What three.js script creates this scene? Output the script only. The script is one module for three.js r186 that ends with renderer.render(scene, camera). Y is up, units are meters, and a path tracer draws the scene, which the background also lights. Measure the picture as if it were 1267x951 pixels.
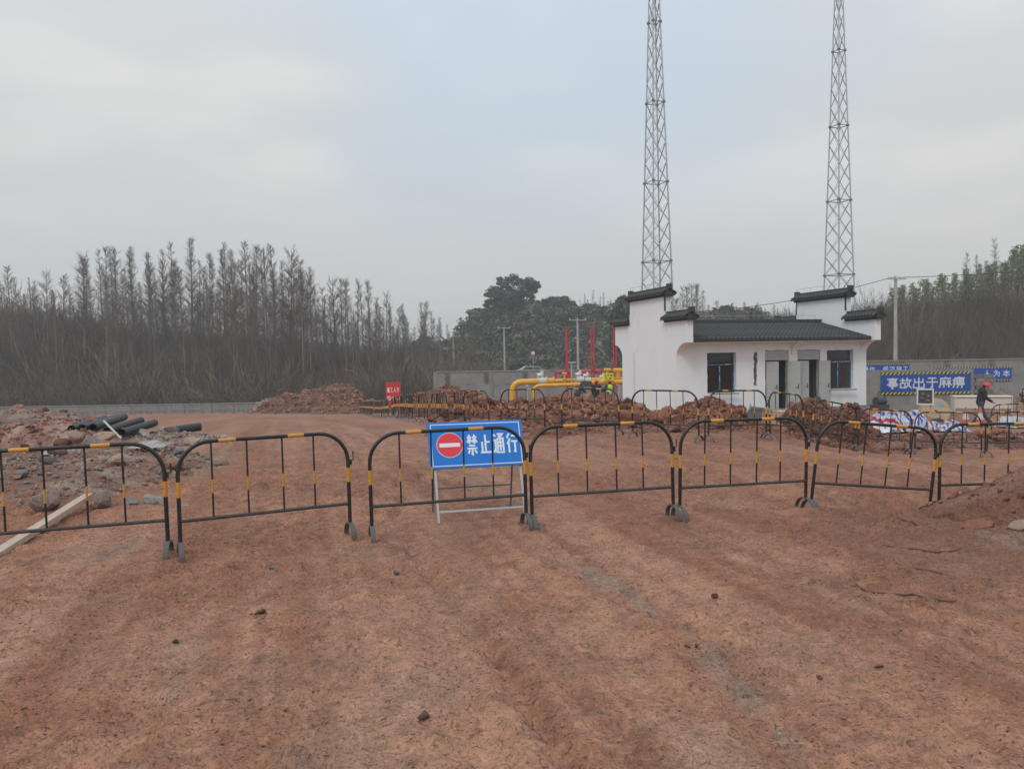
import * as THREE from 'three';
import { mergeGeometries, mergeVertices, toCreasedNormals } from 'three/addons/utils/BufferGeometryUtils.js';
import { MarchingCubes } from 'three/addons/objects/MarchingCubes.js';

// ---------------------------------------------------------------- camera, sky, sun, exposure, haze
const scene = new THREE.Scene();
const camera = new THREE.PerspectiveCamera(52.69, 1267 / 951, 0.1, 1500);
camera.position.set(0, 1.7, 0);
camera.rotation.order = 'YXZ';
camera.rotation.set(-0.03905, 0, -0.01745);
const renderer = new THREE.WebGLRenderer({ antialias: true });
renderer.toneMapping = THREE.LinearToneMapping;
renderer.toneMappingExposure = 1.05;
renderer.shadowMap.enabled = true;
scene.fog = new THREE.FogExp2(new THREE.Color(0.93, 0.94, 0.96), 0.0011);

// seeded random numbers and noise
const rng = (s) => () => { s = (s + 0x6d2b79f5) | 0; let t = Math.imul(s ^ (s >>> 15), 1 | s); t = (t + Math.imul(t ^ (t >>> 7), 61 | t)) ^ t; return ((t ^ (t >>> 14)) >>> 0) / 4294967296; };
const hash = (x, y, z) => { let h = Math.imul(x, 374761393) ^ Math.imul(y, 668265263) ^ Math.imul(z, 2147483647 ^ 0x5bd1e995); h = Math.imul(h ^ (h >>> 13), 1274126177); return ((h ^ (h >>> 16)) >>> 0) / 4294967296; };
const lerp = (a, b, t) => a + (b - a) * t, sat = (t) => Math.max(0, Math.min(1, t)), S = (t) => { t = sat(t); return t * t * (3 - 2 * t); };
function noise(x, y, z = 0, per = 0) {   // value noise in 0..1, repeats every per cells in x and y if per is set
  const ix = Math.floor(x), iy = Math.floor(y), iz = Math.floor(z), fx = S(x - ix), fy = S(y - iy), fz = z - iz ? S(z - iz) : 0;
  const w = per ? (n) => ((n % per) + per) % per : (n) => n, x0 = w(ix), x1 = w(ix + 1), y0 = w(iy), y1 = w(iy + 1);
  const lay = (k) => lerp(lerp(hash(x0, y0, k), hash(x1, y0, k), fx), lerp(hash(x0, y1, k), hash(x1, y1, k), fx), fy);
  return fz ? lerp(lay(iz), lay(iz + 1), fz) : lay(iz);
}
function fbm(x, y, o = 4, z = 0, per = 0) { let a = 0.5, s = 0, n = 0; for (let i = 0; i < o; i++) { s += a * noise(x, y, z + i * 17, per); n += a; a *= 0.5; x *= 2; y *= 2; per *= 2; } return s / n; }

{ // hazy sky, thin cloud with pale blue gaps, a little brighter overhead
  const W = 1024, H = 512, data = new Float32Array(W * H * 4);
  const f3 = (x, y, z) => { let a = 0.5, s = 0; for (let i = 0; i < 5; i++) { s += a * noise(x, y, z + i * 31.7); a *= 0.5; x *= 2.03; y *= 2.03; z *= 2.03; } return s / 0.97; };
  for (let j = 0; j < H; j++) for (let i = 0; i < W; i++) {
    const el = ((j + 0.5) / H - 0.5) * Math.PI, az = ((i + 0.5) / W - 0.5) * 2 * Math.PI, e = Math.sin(el), x = Math.cos(az) * Math.cos(el), z = Math.sin(az) * Math.cos(el), o = (j * W + i) * 4;
    const n = f3(x * 2.1 + 25.87, e * 5 + 9.65, z * 2.1 + 3.03), m = f3(x * 3.4 + 1.3, e * 11 + 7.7, z * 3.4 + 2.9);
    const up = sat(e), lum = 0.585 + 0.075 * S(up / 0.35) + 0.42 * S((up - 0.3) / 0.7);
    const blue = (0.25 + 0.75 * S((n - 0.28) / 0.36)) * S((e - 0.02) / 0.22), wisp = S((m - 0.46) / 0.34) * S((e - 0.05) / 0.2) * (1 - blue * 0.55);
    const c = [lerp(1.0, 0.90, blue) + wisp * 0.2, lerp(1.0, 0.98, blue) + wisp * 0.15, lerp(0.985, 1.055, blue) + wisp * 0.09];
    for (let k = 0; k < 3; k++) data[o + k] = lum * c[k] * (1 + [-0.05, 0.0, 0.05][k] * S((e - 0.05) / 0.3) * (0.3 + 0.7 * blue)) * (e < 0 ? lerp(1, 0.6, S(-e * 3)) : 1);
    data[o + 3] = 1;
  }
  const t = new THREE.DataTexture(data, W, H, THREE.RGBAFormat, THREE.FloatType);
  t.mapping = THREE.EquirectangularReflectionMapping; t.magFilter = THREE.LinearFilter; t.wrapS = THREE.RepeatWrapping; t.needsUpdate = true;
  scene.background = t; scene.environment = t;
}
const sun = new THREE.DirectionalLight(new THREE.Color(1, 0.96, 0.9), 1.0);
sun.name = 'sun'; sun.position.set(-32, 62, 30); sun.target.position.set(0, 0, -20); sun.castShadow = true; sun.shadow.radius = 34;
Object.assign(sun.shadow.camera, { left: -60, right: 60, top: 60, bottom: -60, near: 1, far: 300 }); sun.shadow.mapSize.set(2048, 2048);
scene.add(sun, sun.target);

// ---------------------------------------------------------------- helpers
const V = (x, y, z) => new THREE.Vector3(x, y, z);
class Geo {                                 // collects prisms, tubes and boxes into one geometry, uv in metres
  constructor() { this.p = []; this.n = []; this.u = []; this.c = []; this.i = []; this.col = null; this.m = null; }
  vert(p, n, u, v) {
    if (this.m) { p = p.clone().applyMatrix4(this.m); n = n.clone().transformDirection(this.m); }
    this.p.push(p.x, p.y, p.z); this.n.push(n.x, n.y, n.z); this.u.push(u, v); if (this.col) this.c.push(...this.col);
    return this.p.length / 3 - 1;
  }
  tube(pts, rad, n = 8, caps = true) {      // round bar through points, radius per point
    const P = pts.map((q) => (q.isVector3 ? q : V(...q))), R = (k) => (Array.isArray(rad) ? rad[k] : rad);
    let up = null, len = 0, prev = null;
    for (let k = 0; k < P.length; k++) {
      const t = V(0, 0, 0); if (k < P.length - 1) t.add(P[k + 1].clone().sub(P[k]).normalize()); if (k > 0) t.add(P[k].clone().sub(P[k - 1]).normalize()); t.normalize();
      if (!up) up = Math.abs(t.y) < 0.9 ? V(0, 1, 0) : V(1, 0, 0);
      const a = up.clone().cross(t).normalize(), b = t.clone().cross(a).normalize(); up = b;
      if (k) len += P[k].distanceTo(P[k - 1]);
      const ring = [];
      for (let j = 0; j <= n; j++) { const w = (j / n) * 2 * Math.PI, d = a.clone().multiplyScalar(Math.cos(w)).addScaledVector(b, Math.sin(w)); ring.push(this.vert(P[k].clone().addScaledVector(d, R(k)), d, (j / n) * 2 * Math.PI * R(0), len)); }
      if (prev) for (let j = 0; j < n; j++) this.i.push(prev[j], ring[j + 1], ring[j], prev[j], prev[j + 1], ring[j + 1]);
      if (caps && (k === 0 || k === P.length - 1)) {
        const d = k ? t : t.clone().negate(), c = this.vert(P[k], d, 0, 0), r = [];
        for (let j = 0; j <= n; j++) { const w = (j / n) * 2 * Math.PI, q = a.clone().multiplyScalar(Math.cos(w) * R(k)).addScaledVector(b, Math.sin(w) * R(k)); r.push(this.vert(P[k].clone().add(q), d, q.x, q.y)); }
        for (let j = 0; j < n; j++) k ? this.i.push(c, r[j], r[j + 1]) : this.i.push(c, r[j + 1], r[j]);
      }
      prev = ring;
    }
    return this;
  }
  box(cx, cy, cz, sx, sy, sz, bev = 0) {
    if (bev) return this.add(bevBox(sx, sy, sz, bev), new THREE.Matrix4().makeTranslation(cx, cy, cz));
    const h = [sx / 2, sy / 2, sz / 2];
    for (let ax = 0; ax < 3; ax++) for (const s of [-1, 1]) {
      const u = (ax + 1) % 3, v = (ax + 2) % 3, q = [];
      for (const [a, b] of [[-1, -1], [1, -1], [1, 1], [-1, 1]]) {
        const p = [cx, cy, cz], nn = [0, 0, 0]; p[ax] += s * h[ax]; p[u] += a * h[u]; p[v] += b * h[v]; nn[ax] = s;
        const uu = ax === 1 ? p[0] : ax === 0 ? p[2] : p[0], vv = ax === 1 ? p[2] : p[1];
        q.push(this.vert(V(...p), V(...nn), uu, vv));
      }
      s > 0 ? this.i.push(q[0], q[1], q[2], q[0], q[2], q[3]) : this.i.push(q[0], q[2], q[1], q[0], q[3], q[2]);
    }
    return this;
  }
  quad(a, b, c, d) {
    const n = b.clone().sub(a).cross(d.clone().sub(a)).normalize(), w = b.distanceTo(a), h = d.distanceTo(a), q = [this.vert(a, n, 0, 0), this.vert(b, n, w, 0), this.vert(c, n, w, h), this.vert(d, n, 0, h)];
    this.i.push(q[0], q[1], q[2], q[0], q[2], q[3]); return this;
  }
  tri(a, b, c) { const n = b.clone().sub(a).cross(c.clone().sub(a)).normalize(), q = [this.vert(a, n, 0, 0), this.vert(b, n, 0.1, 0), this.vert(c, n, 0, 0.1)]; this.i.push(...q); return this; }
  add(g, mat) {
    const P = g.attributes.position, N = g.attributes.normal, U = g.attributes.uv, o = this.p.length / 3, save = this.m;
    this.m = mat ? (save ? save.clone().multiply(mat) : mat) : save;
    for (let k = 0; k < P.count; k++) this.vert(V().fromBufferAttribute(P, k), V().fromBufferAttribute(N, k), U ? U.getX(k) : 0, U ? U.getY(k) : 0);
    if (g.index) for (let k = 0; k < g.index.count; k++) this.i.push(o + g.index.getX(k)); else for (let k = 0; k < P.count; k++) this.i.push(o + k);
    this.m = save; return this;
  }
  build() {
    const g = new THREE.BufferGeometry();
    g.setAttribute('position', new THREE.Float32BufferAttribute(this.p, 3)); g.setAttribute('normal', new THREE.Float32BufferAttribute(this.n, 3)); g.setAttribute('uv', new THREE.Float32BufferAttribute(this.u, 2));
    if (this.c.length) g.setAttribute('color', new THREE.Float32BufferAttribute(this.c, 3));
    g.setIndex(this.i); return g;
  }
}
function bevBox(sx, sy, sz, b) {
  const s = new THREE.Shape(), x = sx / 2 - b, y = sy / 2 - b; s.moveTo(-x, -y); s.lineTo(x, -y); s.lineTo(x, y); s.lineTo(-x, y);
  const g = new THREE.ExtrudeGeometry(s, { depth: sz - 2 * b, bevelEnabled: true, bevelThickness: b, bevelSize: b, bevelSegments: 1, steps: 1 }); g.translate(0, 0, -sz / 2 + b); return g;
}
const extrude = (pts, depth, holes = [], bevel = 0, curve = 6) => {
  const s = pts instanceof THREE.Shape ? pts : new THREE.Shape(pts.map((p) => new THREE.Vector2(...p)));
  for (const h of holes) s.holes.push(new THREE.Path(h.map((p) => new THREE.Vector2(...p))));
  return new THREE.ExtrudeGeometry(s, { depth, bevelEnabled: bevel > 0, bevelThickness: bevel, bevelSize: bevel, bevelOffset: -bevel, bevelSegments: 1, curveSegments: curve });
};
const taken = {};
const numbered = (n) => { const k = (taken[n] = (taken[n] ?? -1) + 1); return k ? n + '_' + String(k).padStart(3, '0') : n; };
function tag(o, label, category, group, kind) { if (label) o.userData.label = label; if (category) o.userData.category = category; if (group) o.userData.group = group; if (kind) o.userData.kind = kind; return o; }
const shade = (o) => { o.castShadow = true; o.receiveShadow = true; return o; };
function part(name, geo, m, parent) { const o = shade(new THREE.Mesh(geo.build ? geo.build() : geo, m)); o.name = name; parent.add(o); return o; }
function solo(name, geo, m, label, category, group, kind) { const o = part(numbered(name), geo, m, scene); return tag(o, label, category, group, kind); }
function thing(name, label, category, pos = [0, 0, 0], turn = 0, group) { const o = new THREE.Group(); o.name = numbered(name); o.position.set(...pos); o.rotation.y = turn; scene.add(o); return tag(o, label, category, group); }
function copy(src, label) { const c = src.clone(); c.name = numbered(src.name.replace(/_\d{3}$/, '')); c.userData = { ...src.userData }; if (label) c.userData.label = label; scene.add(c); return c; }
function stuff(name, geo, m, list, label, category, parent = scene, tint) {
  const o = shade(new THREE.InstancedMesh(geo, m, list.length)); o.name = parent === scene ? numbered(name) : name;
  list.forEach((mt, k) => { o.setMatrixAt(k, mt); if (tint) o.setColorAt(k, tint(k)); });
  tag(o, label, parent === scene ? category : null, null, 'stuff'); parent.add(o); return o;
}
const M4 = (x, y, z, rx, ry, rz, sx, sy = sx, sz = sx) => new THREE.Matrix4().compose(V(x, y, z), new THREE.Quaternion().setFromEuler(new THREE.Euler(rx, ry, rz, 'YXZ')), V(sx, sy, sz));

// ---------------------------------------------------------------- materials
function tex(size, f, rep, srgb = true) {   // tileable texture; f(u, v) in 0..1 gives [r,g,b] linear or one number; rep: metres per tile
  const d = new Uint8Array(size * size * 4), enc = (v) => Math.round(255 * (srgb ? (v <= 0.0031308 ? v * 12.92 : 1.055 * Math.pow(v, 1 / 2.4) - 0.055) : v));
  for (let j = 0; j < size; j++) for (let i = 0; i < size; i++) { let c = f((i + 0.5) / size, (j + 0.5) / size); if (!Array.isArray(c)) c = [c, c, c]; const o = (j * size + i) * 4; for (let k = 0; k < 3; k++) d[o + k] = enc(sat(c[k])); d[o + 3] = 255; }
  const t = new THREE.DataTexture(d, size, size); t.magFilter = THREE.LinearFilter; t.wrapS = t.wrapT = THREE.RepeatWrapping; t.repeat.set(1 / rep, 1 / rep); t.colorSpace = srgb ? THREE.SRGBColorSpace : THREE.NoColorSpace; t.needsUpdate = true; return t;
}
const C = (r, g, b) => new THREE.Color().setRGB(r, g, b);
const mat = (r, g, b, rough = 0.8, o = {}) => new THREE.MeshStandardMaterial({ color: C(r, g, b), roughness: rough, ...o });
const P = (u, v, f, o = 4, z = 0) => fbm(u * f, v * f, o, z, f);
const soilH = (u, v) => sat(0.22 * P(u, v, 16, 3, 3) + 0.42 * P(u, v, 60, 3, 9) + 0.36 * P(u, v, 170, 2, 40));
const soilMap = tex(1024, (u, v) => {
  const h = 0.55 * P(u, v, 26, 4, 133) + 0.45 * P(u, v, 110, 2, 151), s = hash(Math.floor(u * 1024), Math.floor(v * 1024), 5), spk = P(u, v, 150, 2, 21), dark = S((spk - 0.70) / 0.12), lite = S((P(u, v, 120, 2, 77) - 0.72) / 0.1);   // mineral grains: their own noise, not the relief
  const k = 0.30 + 0.82 * h + 0.26 * (s - 0.5), hue = P(u, v, 6, 3, 55) - 0.5; const q = k * (1 - 0.45 * dark) + 0.2 * lite;
  return [q * (1 + 0.14 * hue), q, q * (1 - 0.1 * hue + 0.12 * lite)];
}, 2.6);
const soilBump = tex(1024, soilH, 2.6, false);
const SOIL = { map: soilMap, bumpMap: soilBump, bumpScale: 0.055, roughness: 0.96, vertexColors: true };
const soilMat = new THREE.MeshStandardMaterial(SOIL);
const concreteMap = (a, b, z, stain) => tex(512, (u, v) => { const n = P(u, v, 4, 5, z), m = P(u, v, 40, 3, z + 1), w = S((P(u, v * 0.5 + 0.25, 6, 4, z + 5) - 0.5) / 0.25) * stain, k = lerp(a, b, n) * (0.86 + 0.28 * m) * (1 - w); return [k * 1.02, k, k * 0.955]; }, 3);
const bumpTex = tex(512, (u, v) => 0.5 * P(u, v, 24, 4, 12) + 0.5 * P(u, v, 90, 2, 4), 1.2, false);
const M = {
  paint: new THREE.MeshStandardMaterial({ map: tex(256, (u, v) => { const d = S((P(u, v, 14, 4, 7) - 0.56) / 0.2) * 0.6 + S((P(u, v, 60, 2, 17) - 0.7) / 0.1) * 0.6; return [0.012 + 0.035 * d, 0.0115 + 0.027 * d, 0.0115 + 0.022 * d]; }, 0.6), roughness: 0.45 }), paintDusty: new THREE.MeshStandardMaterial({ map: tex(256, (u, v) => { const d = P(u, v, 18, 4, 27); return [0.022 + 0.06 * d, 0.021 + 0.05 * d, 0.02 + 0.044 * d]; }, 0.5), roughness: 0.65 }), band: new THREE.MeshStandardMaterial({ map: tex(256, (u, v) => { const d = 0.78 + 0.35 * P(u, v, 20, 4, 37), s = S((P(u, v, 40, 3, 47) - 0.68) / 0.08) * 0.7; return [0.62 * d * (1 - s), 0.29 * d * (1 - s), 0.035 * d * (1 - s)]; }, 0.3), roughness: 0.5 }), barFoot: mat(0.10, 0.095, 0.09, 0.75, { bumpMap: bumpTex, bumpScale: 0.002 }),
  white: new THREE.MeshStandardMaterial({ map: tex(512, (u, v) => { const k = 0.80 + 0.06 * (P(u, v, 5, 5, 2) - 0.5) - 0.10 * S((P(u, v, 9, 4, 30) - 0.62) / 0.2); return [k * 0.985, k, k * 1.01]; }, 4), bumpMap: bumpTex, bumpScale: 0.004, roughness: 0.9 }),
  tile: new THREE.MeshStandardMaterial({ map: tex(512, (u, v) => { const k = 0.026 + 0.045 * P(u, v, 12, 4, 8) + 0.03 * S((P(u, v, 50, 3, 3) - 0.6) / 0.2); return [k, k * 0.99, k * 0.97]; }, 1.5), bumpMap: bumpTex, bumpScale: 0.006, roughness: 0.85 }),
  tileDark: mat(0.045, 0.045, 0.046, 0.7, { bumpMap: bumpTex, bumpScale: 0.004 }),
  concrete: new THREE.MeshStandardMaterial({ map: concreteMap(0.19, 0.31, 6, 0.55), bumpMap: bumpTex, bumpScale: 0.008, roughness: 0.95 }),
  render: new THREE.MeshStandardMaterial({ map: concreteMap(0.20, 0.28, 26, 0.2), bumpMap: bumpTex, bumpScale: 0.006, roughness: 0.95 }),
  mortar: new THREE.MeshStandardMaterial({ map: concreteMap(0.12, 0.22, 46, 0.4), bumpMap: bumpTex, bumpScale: 0.02, roughness: 1 }),
  door: new THREE.MeshStandardMaterial({ map: tex(256, (u, v) => { const k = 0.40 + 0.05 * (P(u, v, 6, 4, 3) - 0.5) - 0.12 * S((P(u, v, 14, 4, 91) - 0.68) / 0.1); return [k * 0.97, k, k * 0.97]; }, 1.5), roughness: 0.55 }),
  glass: new THREE.MeshPhysicalMaterial({ color: C(0.75, 0.8, 0.8), transmission: 1, thickness: 0, roughness: 0.03, ior: 1.5 }),
  filmBlue: mat(0.05, 0.13, 0.28, 0.5), alu: mat(0.55, 0.56, 0.57, 0.4, { metalness: 0.6 }), interior: mat(0.12, 0.12, 0.118, 0.9),
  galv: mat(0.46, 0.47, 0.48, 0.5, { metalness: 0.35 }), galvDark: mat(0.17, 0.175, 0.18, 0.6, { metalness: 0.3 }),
  pole: new THREE.MeshStandardMaterial({ map: concreteMap(0.34, 0.46, 66, 0.1), roughness: 0.9 }), wire: mat(0.05, 0.05, 0.05, 0.6),
  yellow: mat(0.70, 0.36, 0.02, 0.42), red: mat(0.56, 0.03, 0.045, 0.45), valve: mat(0.52, 0.52, 0.52, 0.5), darkMetal: mat(0.06, 0.06, 0.06, 0.55), signYellow: mat(0.75, 0.68, 0.03, 0.5),
  blackPipe: mat(0.022, 0.024, 0.027, 0.5), plank: new THREE.MeshStandardMaterial({ map: tex(256, (u, v) => { const g = P(u * 0.25, v, 24, 4, 4), k = 0.33 + 0.2 * g; return [k, k * 0.78, k * 0.6]; }, 0.8), roughness: 0.85 }),
  ply: new THREE.MeshStandardMaterial({ map: tex(256, (u, v) => { const g = P(u * 0.12, v, 16, 4, 14), k = 0.40 + 0.2 * g; return [k, k * 0.76, k * 0.5]; }, 1.5), roughness: 0.85 }),
  cream: mat(0.62, 0.57, 0.50, 0.7), offWhite: mat(0.7, 0.7, 0.69, 0.6), rusty: mat(0.13, 0.072, 0.05, 0.95),
  skin: mat(0.45, 0.27, 0.19, 0.6), black: mat(0.017, 0.017, 0.02, 0.85), jeans: mat(0.035, 0.055, 0.095, 0.9), helmet: mat(0.62, 0.04, 0.05, 0.35), vest: mat(0.42, 0.72, 0.06, 0.7), reflect: mat(0.7, 0.72, 0.7, 0.4), shoe: mat(0.02, 0.02, 0.02, 0.7), darkCloth: mat(0.03, 0.032, 0.04, 0.9), hair: mat(0.015, 0.013, 0.012, 0.8),
  cone: mat(0.62, 0.16, 0.09, 0.6), coneWhite: mat(0.62, 0.60, 0.57, 0.6), rubber: mat(0.025, 0.025, 0.025, 0.8),
};

// ---------------------------------------------------------------- the land
const PROFILE = [[-50, 0], [12, 0], [18, -0.12], [24, -0.45], [33, -0.95], [45, -1.9], [54, -2.4], [74, -3.6], [90, -4.4], [110, -4.6], [5000, -4.6]];
const profile1 = (d) => { for (let k = 1; k < PROFILE.length; k++) if (d <= PROFILE[k][0]) { const [a, p] = PROFILE[k - 1], [b, q] = PROFILE[k]; return p + ((q - p) * (d - a)) / (b - a); } return -4.6; };
const profile = (d) => { const w = Math.min(3, Math.max(0.2, d * 0.1)); return (profile1(d - w) + profile1(d - w / 2) + profile1(d) + profile1(d + w / 2) + profile1(d + w)) / 5; };
const steps = (x, list) => { if (x <= list[0][0]) return list[0][1]; for (let k = 1; k < list.length; k++) if (x <= list[k][0]) return lerp(list[k - 1][1], list[k][1], S((x - list[k - 1][0]) / (list[k][0] - list[k - 1][0]))); return list[list.length - 1][1]; };
const toLine = (x, z, pts) => { let best = 1e9, along = 0, run = 0; for (let k = 1; k < pts.length; k++) { const [ax, az] = pts[k - 1], [bx, bz] = pts[k], dx = bx - ax, dz = bz - az, l = Math.hypot(dx, dz), t = sat(((x - ax) * dx + (z - az) * dz) / (l * l)), d = Math.hypot(x - ax - dx * t, z - az - dz * t); if (d < best) { best = d; along = run + t * l; } run += l; } return [best, along]; };
const blob = (x, z, cx, cz, rx, rz) => S(1 - Math.hypot((x - cx) / rx, (z - cz) / rz));
function broad(x, z) {                      // the land without clods and ruts
  const d = -z;
  let y = profile(d) - 0.66 * S((x - 4.6) / 4.6) * S((d - 8) / 8.5);
  y -= 0.3 * blob(x, z, 4.7, -8.9, 1.9, 1.1) + 0.35 * blob(x, z, 5.15, -8.75, 0.75, 0.6) + 0.12 * blob(x, z, 3.2, -9.4, 2.0, 1.4);
  const pad = (cx, cz, rx, rz, h) => { const w = S((1.35 - Math.max(Math.abs(x - cx) / rx, Math.abs(z - cz) / rz)) / 0.35); y = lerp(y, h, w); };
  pad(10.5, -36.5, 5.6, 4.6, -0.95); pad(21.4, -35.6, 1.5, 1.3, -1.35); pad(5.2, -47.5, 3.5, 2.5, -1.8);
  if (d > 60) {
    y += steps(x, [[-95, 13.5], [-76, 11], [-40, 6.5], [-22, 3.2], [-8, 1.5], [4, 0]]) * S((d - 89) / 30);
    y += 13.2 * S((x + 20) / 22) * S((42 - x) / 20) * S((d - 138) / 45);
    y += steps(x, [[24, 0], [40, 8.5], [62, 11], [90, 13]]) * S((d - 62) / 34);
    y += 1.2 * (fbm(x * 0.09, z * 0.09, 3) - 0.5) * S((d - 90) / 15);
  }
  return y;
}
const RUT_A = [[0.42, -1.5], [0.2, -3.1], [-0.32, -5], [-0.9, -6.75], [-1.25, -8.2], [-1.3, -11]], RUT_B = [[1.36, -1.5], [1.18, -3.1], [1.02, -4.8], [0.42, -6.4], [0.1, -8], [0, -11]], RUT_C = [[-1.5, -1.5], [-1.9, -4.2], [-2.9, -7], [-3.4, -9.5]], RUT_D = [[3.1, -1.5], [2.7, -4], [2.2, -6.3], [1.7, -9.5]];
const rough = (x, z) => sat(0.15 + 0.85 * Math.max(blob(x, z, 3.9, -7.6, 2.6, 2.2), blob(x, z, 2.7, -5.4, 0.9, 0.8), blob(x, z, -6, -11, 4.5, 5.5), 0.7 * blob(x, z, 6, -16, 8, 3.5), 0.6 * blob(x, z, -2.6, -7.6, 1.3, 1.2), 0.7 * S((fbm(x * 0.5, z * 0.5, 3, 60) - 0.55) / 0.2)));
function groundY(x, z) {
  let y = broad(x, z); const d = Math.hypot(x * 0.7, z);
  if (d > 130) return y;
  const r = rough(x, z), near = 1 - S((d - 14) / 10), mid = 1 - S((d - 45) / 40);
  const tu = 0.96 * x - 0.28 * z, tv = 0.28 * x + 0.96 * z;
  y += (fbm(x * 0.55, z * 0.55, 3, 11) - 0.5) * (0.05 + 0.14 * r) * mid;
  if (near > 0) {
    y += near * ((fbm(x * 2.4, z * 2.4, 3, 21) - 0.5) * (0.008 + 0.10 * r) + (fbm(tu * 3.2, tv * 0.35, 3, 221) - 0.5) * 0.045 * (1 - 0.7 * r) + (fbm(tu * 13, tv * 0.5, 2, 231) - 0.5) * 0.024 * (1 - 0.6 * r) + 0.007 * S((fbm(tu * 3, tv * 0.1, 2, 241) - 0.56) / 0.08) * Math.sin(tv * 36 + 5 * Math.sin(tu * 9)) * (1 - r) + (fbm(x * 11, z * 13, 3, 31) - 0.5) * (0.02 + 0.05 * r));
    const lump = fbm(x * 5.2, z * 4.6, 2, 71); y += near * 0.03 * (0.35 + r) * S((lump - 0.62) / 0.14) + near * 0.018 * S((fbm((x - 0.3 * z) * 9, (z + 0.3 * x) * 17, 2, 171) - 0.60) / 0.1) * S((fbm(x * 0.9, z * 0.9, 2, 33) - 0.38) / 0.2);
    for (const [line, w, dep, lug] of [[RUT_A, 0.09, 0.055, 1], [RUT_B, 0.2, 0.016, 0.6], [RUT_C, 0.18, 0.024, 1], [RUT_D, 0.16, 0.018, 1]]) {
      const [q, al] = toLine(x, z, line); if (q < 0.5) { const wv = q + 0.05 * (noise(x * 4, z * 4, 3) - 0.5), broken = S((noise(x * 1.2, z * 1.2, 8) - 0.25) / 0.3); y += near * broken * (-dep * S((w - wv) / 0.08) + 0.45 * dep * S(1 - Math.abs(wv - w - 0.06) / 0.08) + lug * 0.012 * S((w - wv) / 0.05) * Math.sin(al * 42 + q * 14)); }
    }
    // long shallow scrape marks of an excavator bucket in the foreground
    y += near * 0.010 * blob(x, z, -0.9, -3.6, 2.2, 1.1) * Math.sin(z * 30 - x * 9 + 3 * noise(x * 2, z * 2, 5)) * S((noise(x * 1.5, z * 3, 12) - 0.4) / 0.2);
  }
  return y;
}
const mix3 = (a, b, t) => [lerp(a[0], b[0], t), lerp(a[1], b[1], t), lerp(a[2], b[2], t)];
function soilColor(x, z) {                  // what the ground is made of: dry pale crust, red clay, damp dark clay, grey crushed stone
  const d = -z, tu = 0.96 * x - 0.28 * z, tv = 0.28 * x + 0.96 * z, n = 0.5 * fbm(x * 0.35, z * 0.35, 4, 5) + 0.5 * fbm(tu * 1.1, tv * 0.12, 4, 105), m = 0.45 * fbm(x * 1.9, z * 1.9, 4, 15) + 0.55 * fbm(tu * 4.5, tv * 0.4, 4, 115), f = fbm(x * 9, z * 9, 3, 25);
  let c = mix3([0.262, 0.112, 0.064], [0.36, 0.184, 0.116], S((0.55 * n + 0.45 * m - 0.40) / 0.2));
  c = mix3(c, [0.35, 0.148, 0.077], 0.55 * S((fbm(x * 0.16, z * 0.16, 3, 45) - 0.42) / 0.2) * S((d - 4) / 6));
  c = mix3(c, [0.215, 0.095, 0.056], sat(0.85 * S((f * 0.45 + m * 0.55 - 0.52) / 0.1) * 0.6 + 0.75 * (rough(x, z) - 0.15)));
  const line = fbm(tu * 8, tv * 0.12, 3, 145), wide = fbm(tu * 2.3, tv * 0.09, 3, 155), used = S((d - 1) / 2) * (1 - S((d - 50) / 30)) * (1 - 0.8 * rough(x, z));
  c = mix3(c, [0.20, 0.088, 0.052], 0.62 * used * S((line - 0.53) / 0.1) * (0.55 + 0.6 * f)); c = mix3(c, [0.40, 0.21, 0.135], 0.5 * used * S((wide - 0.54) / 0.12)); c = mix3(c, [0.19, 0.086, 0.054], 0.7 * S((blob(x, z, 4.6, -6.6, 3.4, 3.2) + 0.5 * (m - 0.5) - 0.25) / 0.35));
  const edge = 0.25 * (fbm(x * 3, z * 3, 3, 33) - 0.5); let g = 0;
  const band = (line, w, k) => { const [q] = toLine(x, z, line); g = Math.max(g, k * S((w + edge * 1.2 - q) / 0.16)); };
  if (d < 14) {
    band(RUT_B.slice(0, 4), 0.15, 0.8); band([[0.05, -8.5], [-1.4, -13], [-3.2, -19]], 0.2, 0.4); band([[-3.55, -6.1], [-3.5, -7.9]], 0.1, 0.85); band([[-1.95, -4.6], [-1.75, -3.9]], 0.22, 0.4); band([[-0.45, -3.9], [-0.75, -3.3], [-0.6, -2.5]], 0.3, 0.35); band([[4.3, -6.5], [6, -6.9]], 0.35, 0.5); band([[0.6, -2.7], [0.9, -3.3]], 0.25, 0.3);
  }
  const at2 = (cx, cz, rx, rz, k) => { g = Math.max(g, k * S((blob(x, z, cx, cz, rx, rz) + edge - 0.2) / 0.3)); };
  at2(-6.6, -12.5, 3.2, 4.5, 0.75); at2(-15, -62, 9, 12, 0.95); at2(-4.5, -33, 2.2, 9, 0.55);
  c = mix3(c, [0.25, 0.178, 0.128], g * (0.65 + 0.5 * f));
  const litter = S((d - 82) / 10); if (litter > 0) c = mix3(c, mix3([0.055, 0.045, 0.037], [0.10, 0.077, 0.06], m), litter);
  return c;
}
function axis(dense0, dense1, cell, far, grow) { const a = []; for (let v = dense0; v <= dense1; v += cell) a.push(v); let w = cell, v = a[a.length - 1]; while (v < far[1]) { w *= grow; v += w; a.push(v); } w = cell; v = dense0; const b = []; while (v > far[0]) { w *= grow; v -= w; b.push(v); } return [...b.reverse(), ...a]; }
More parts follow.
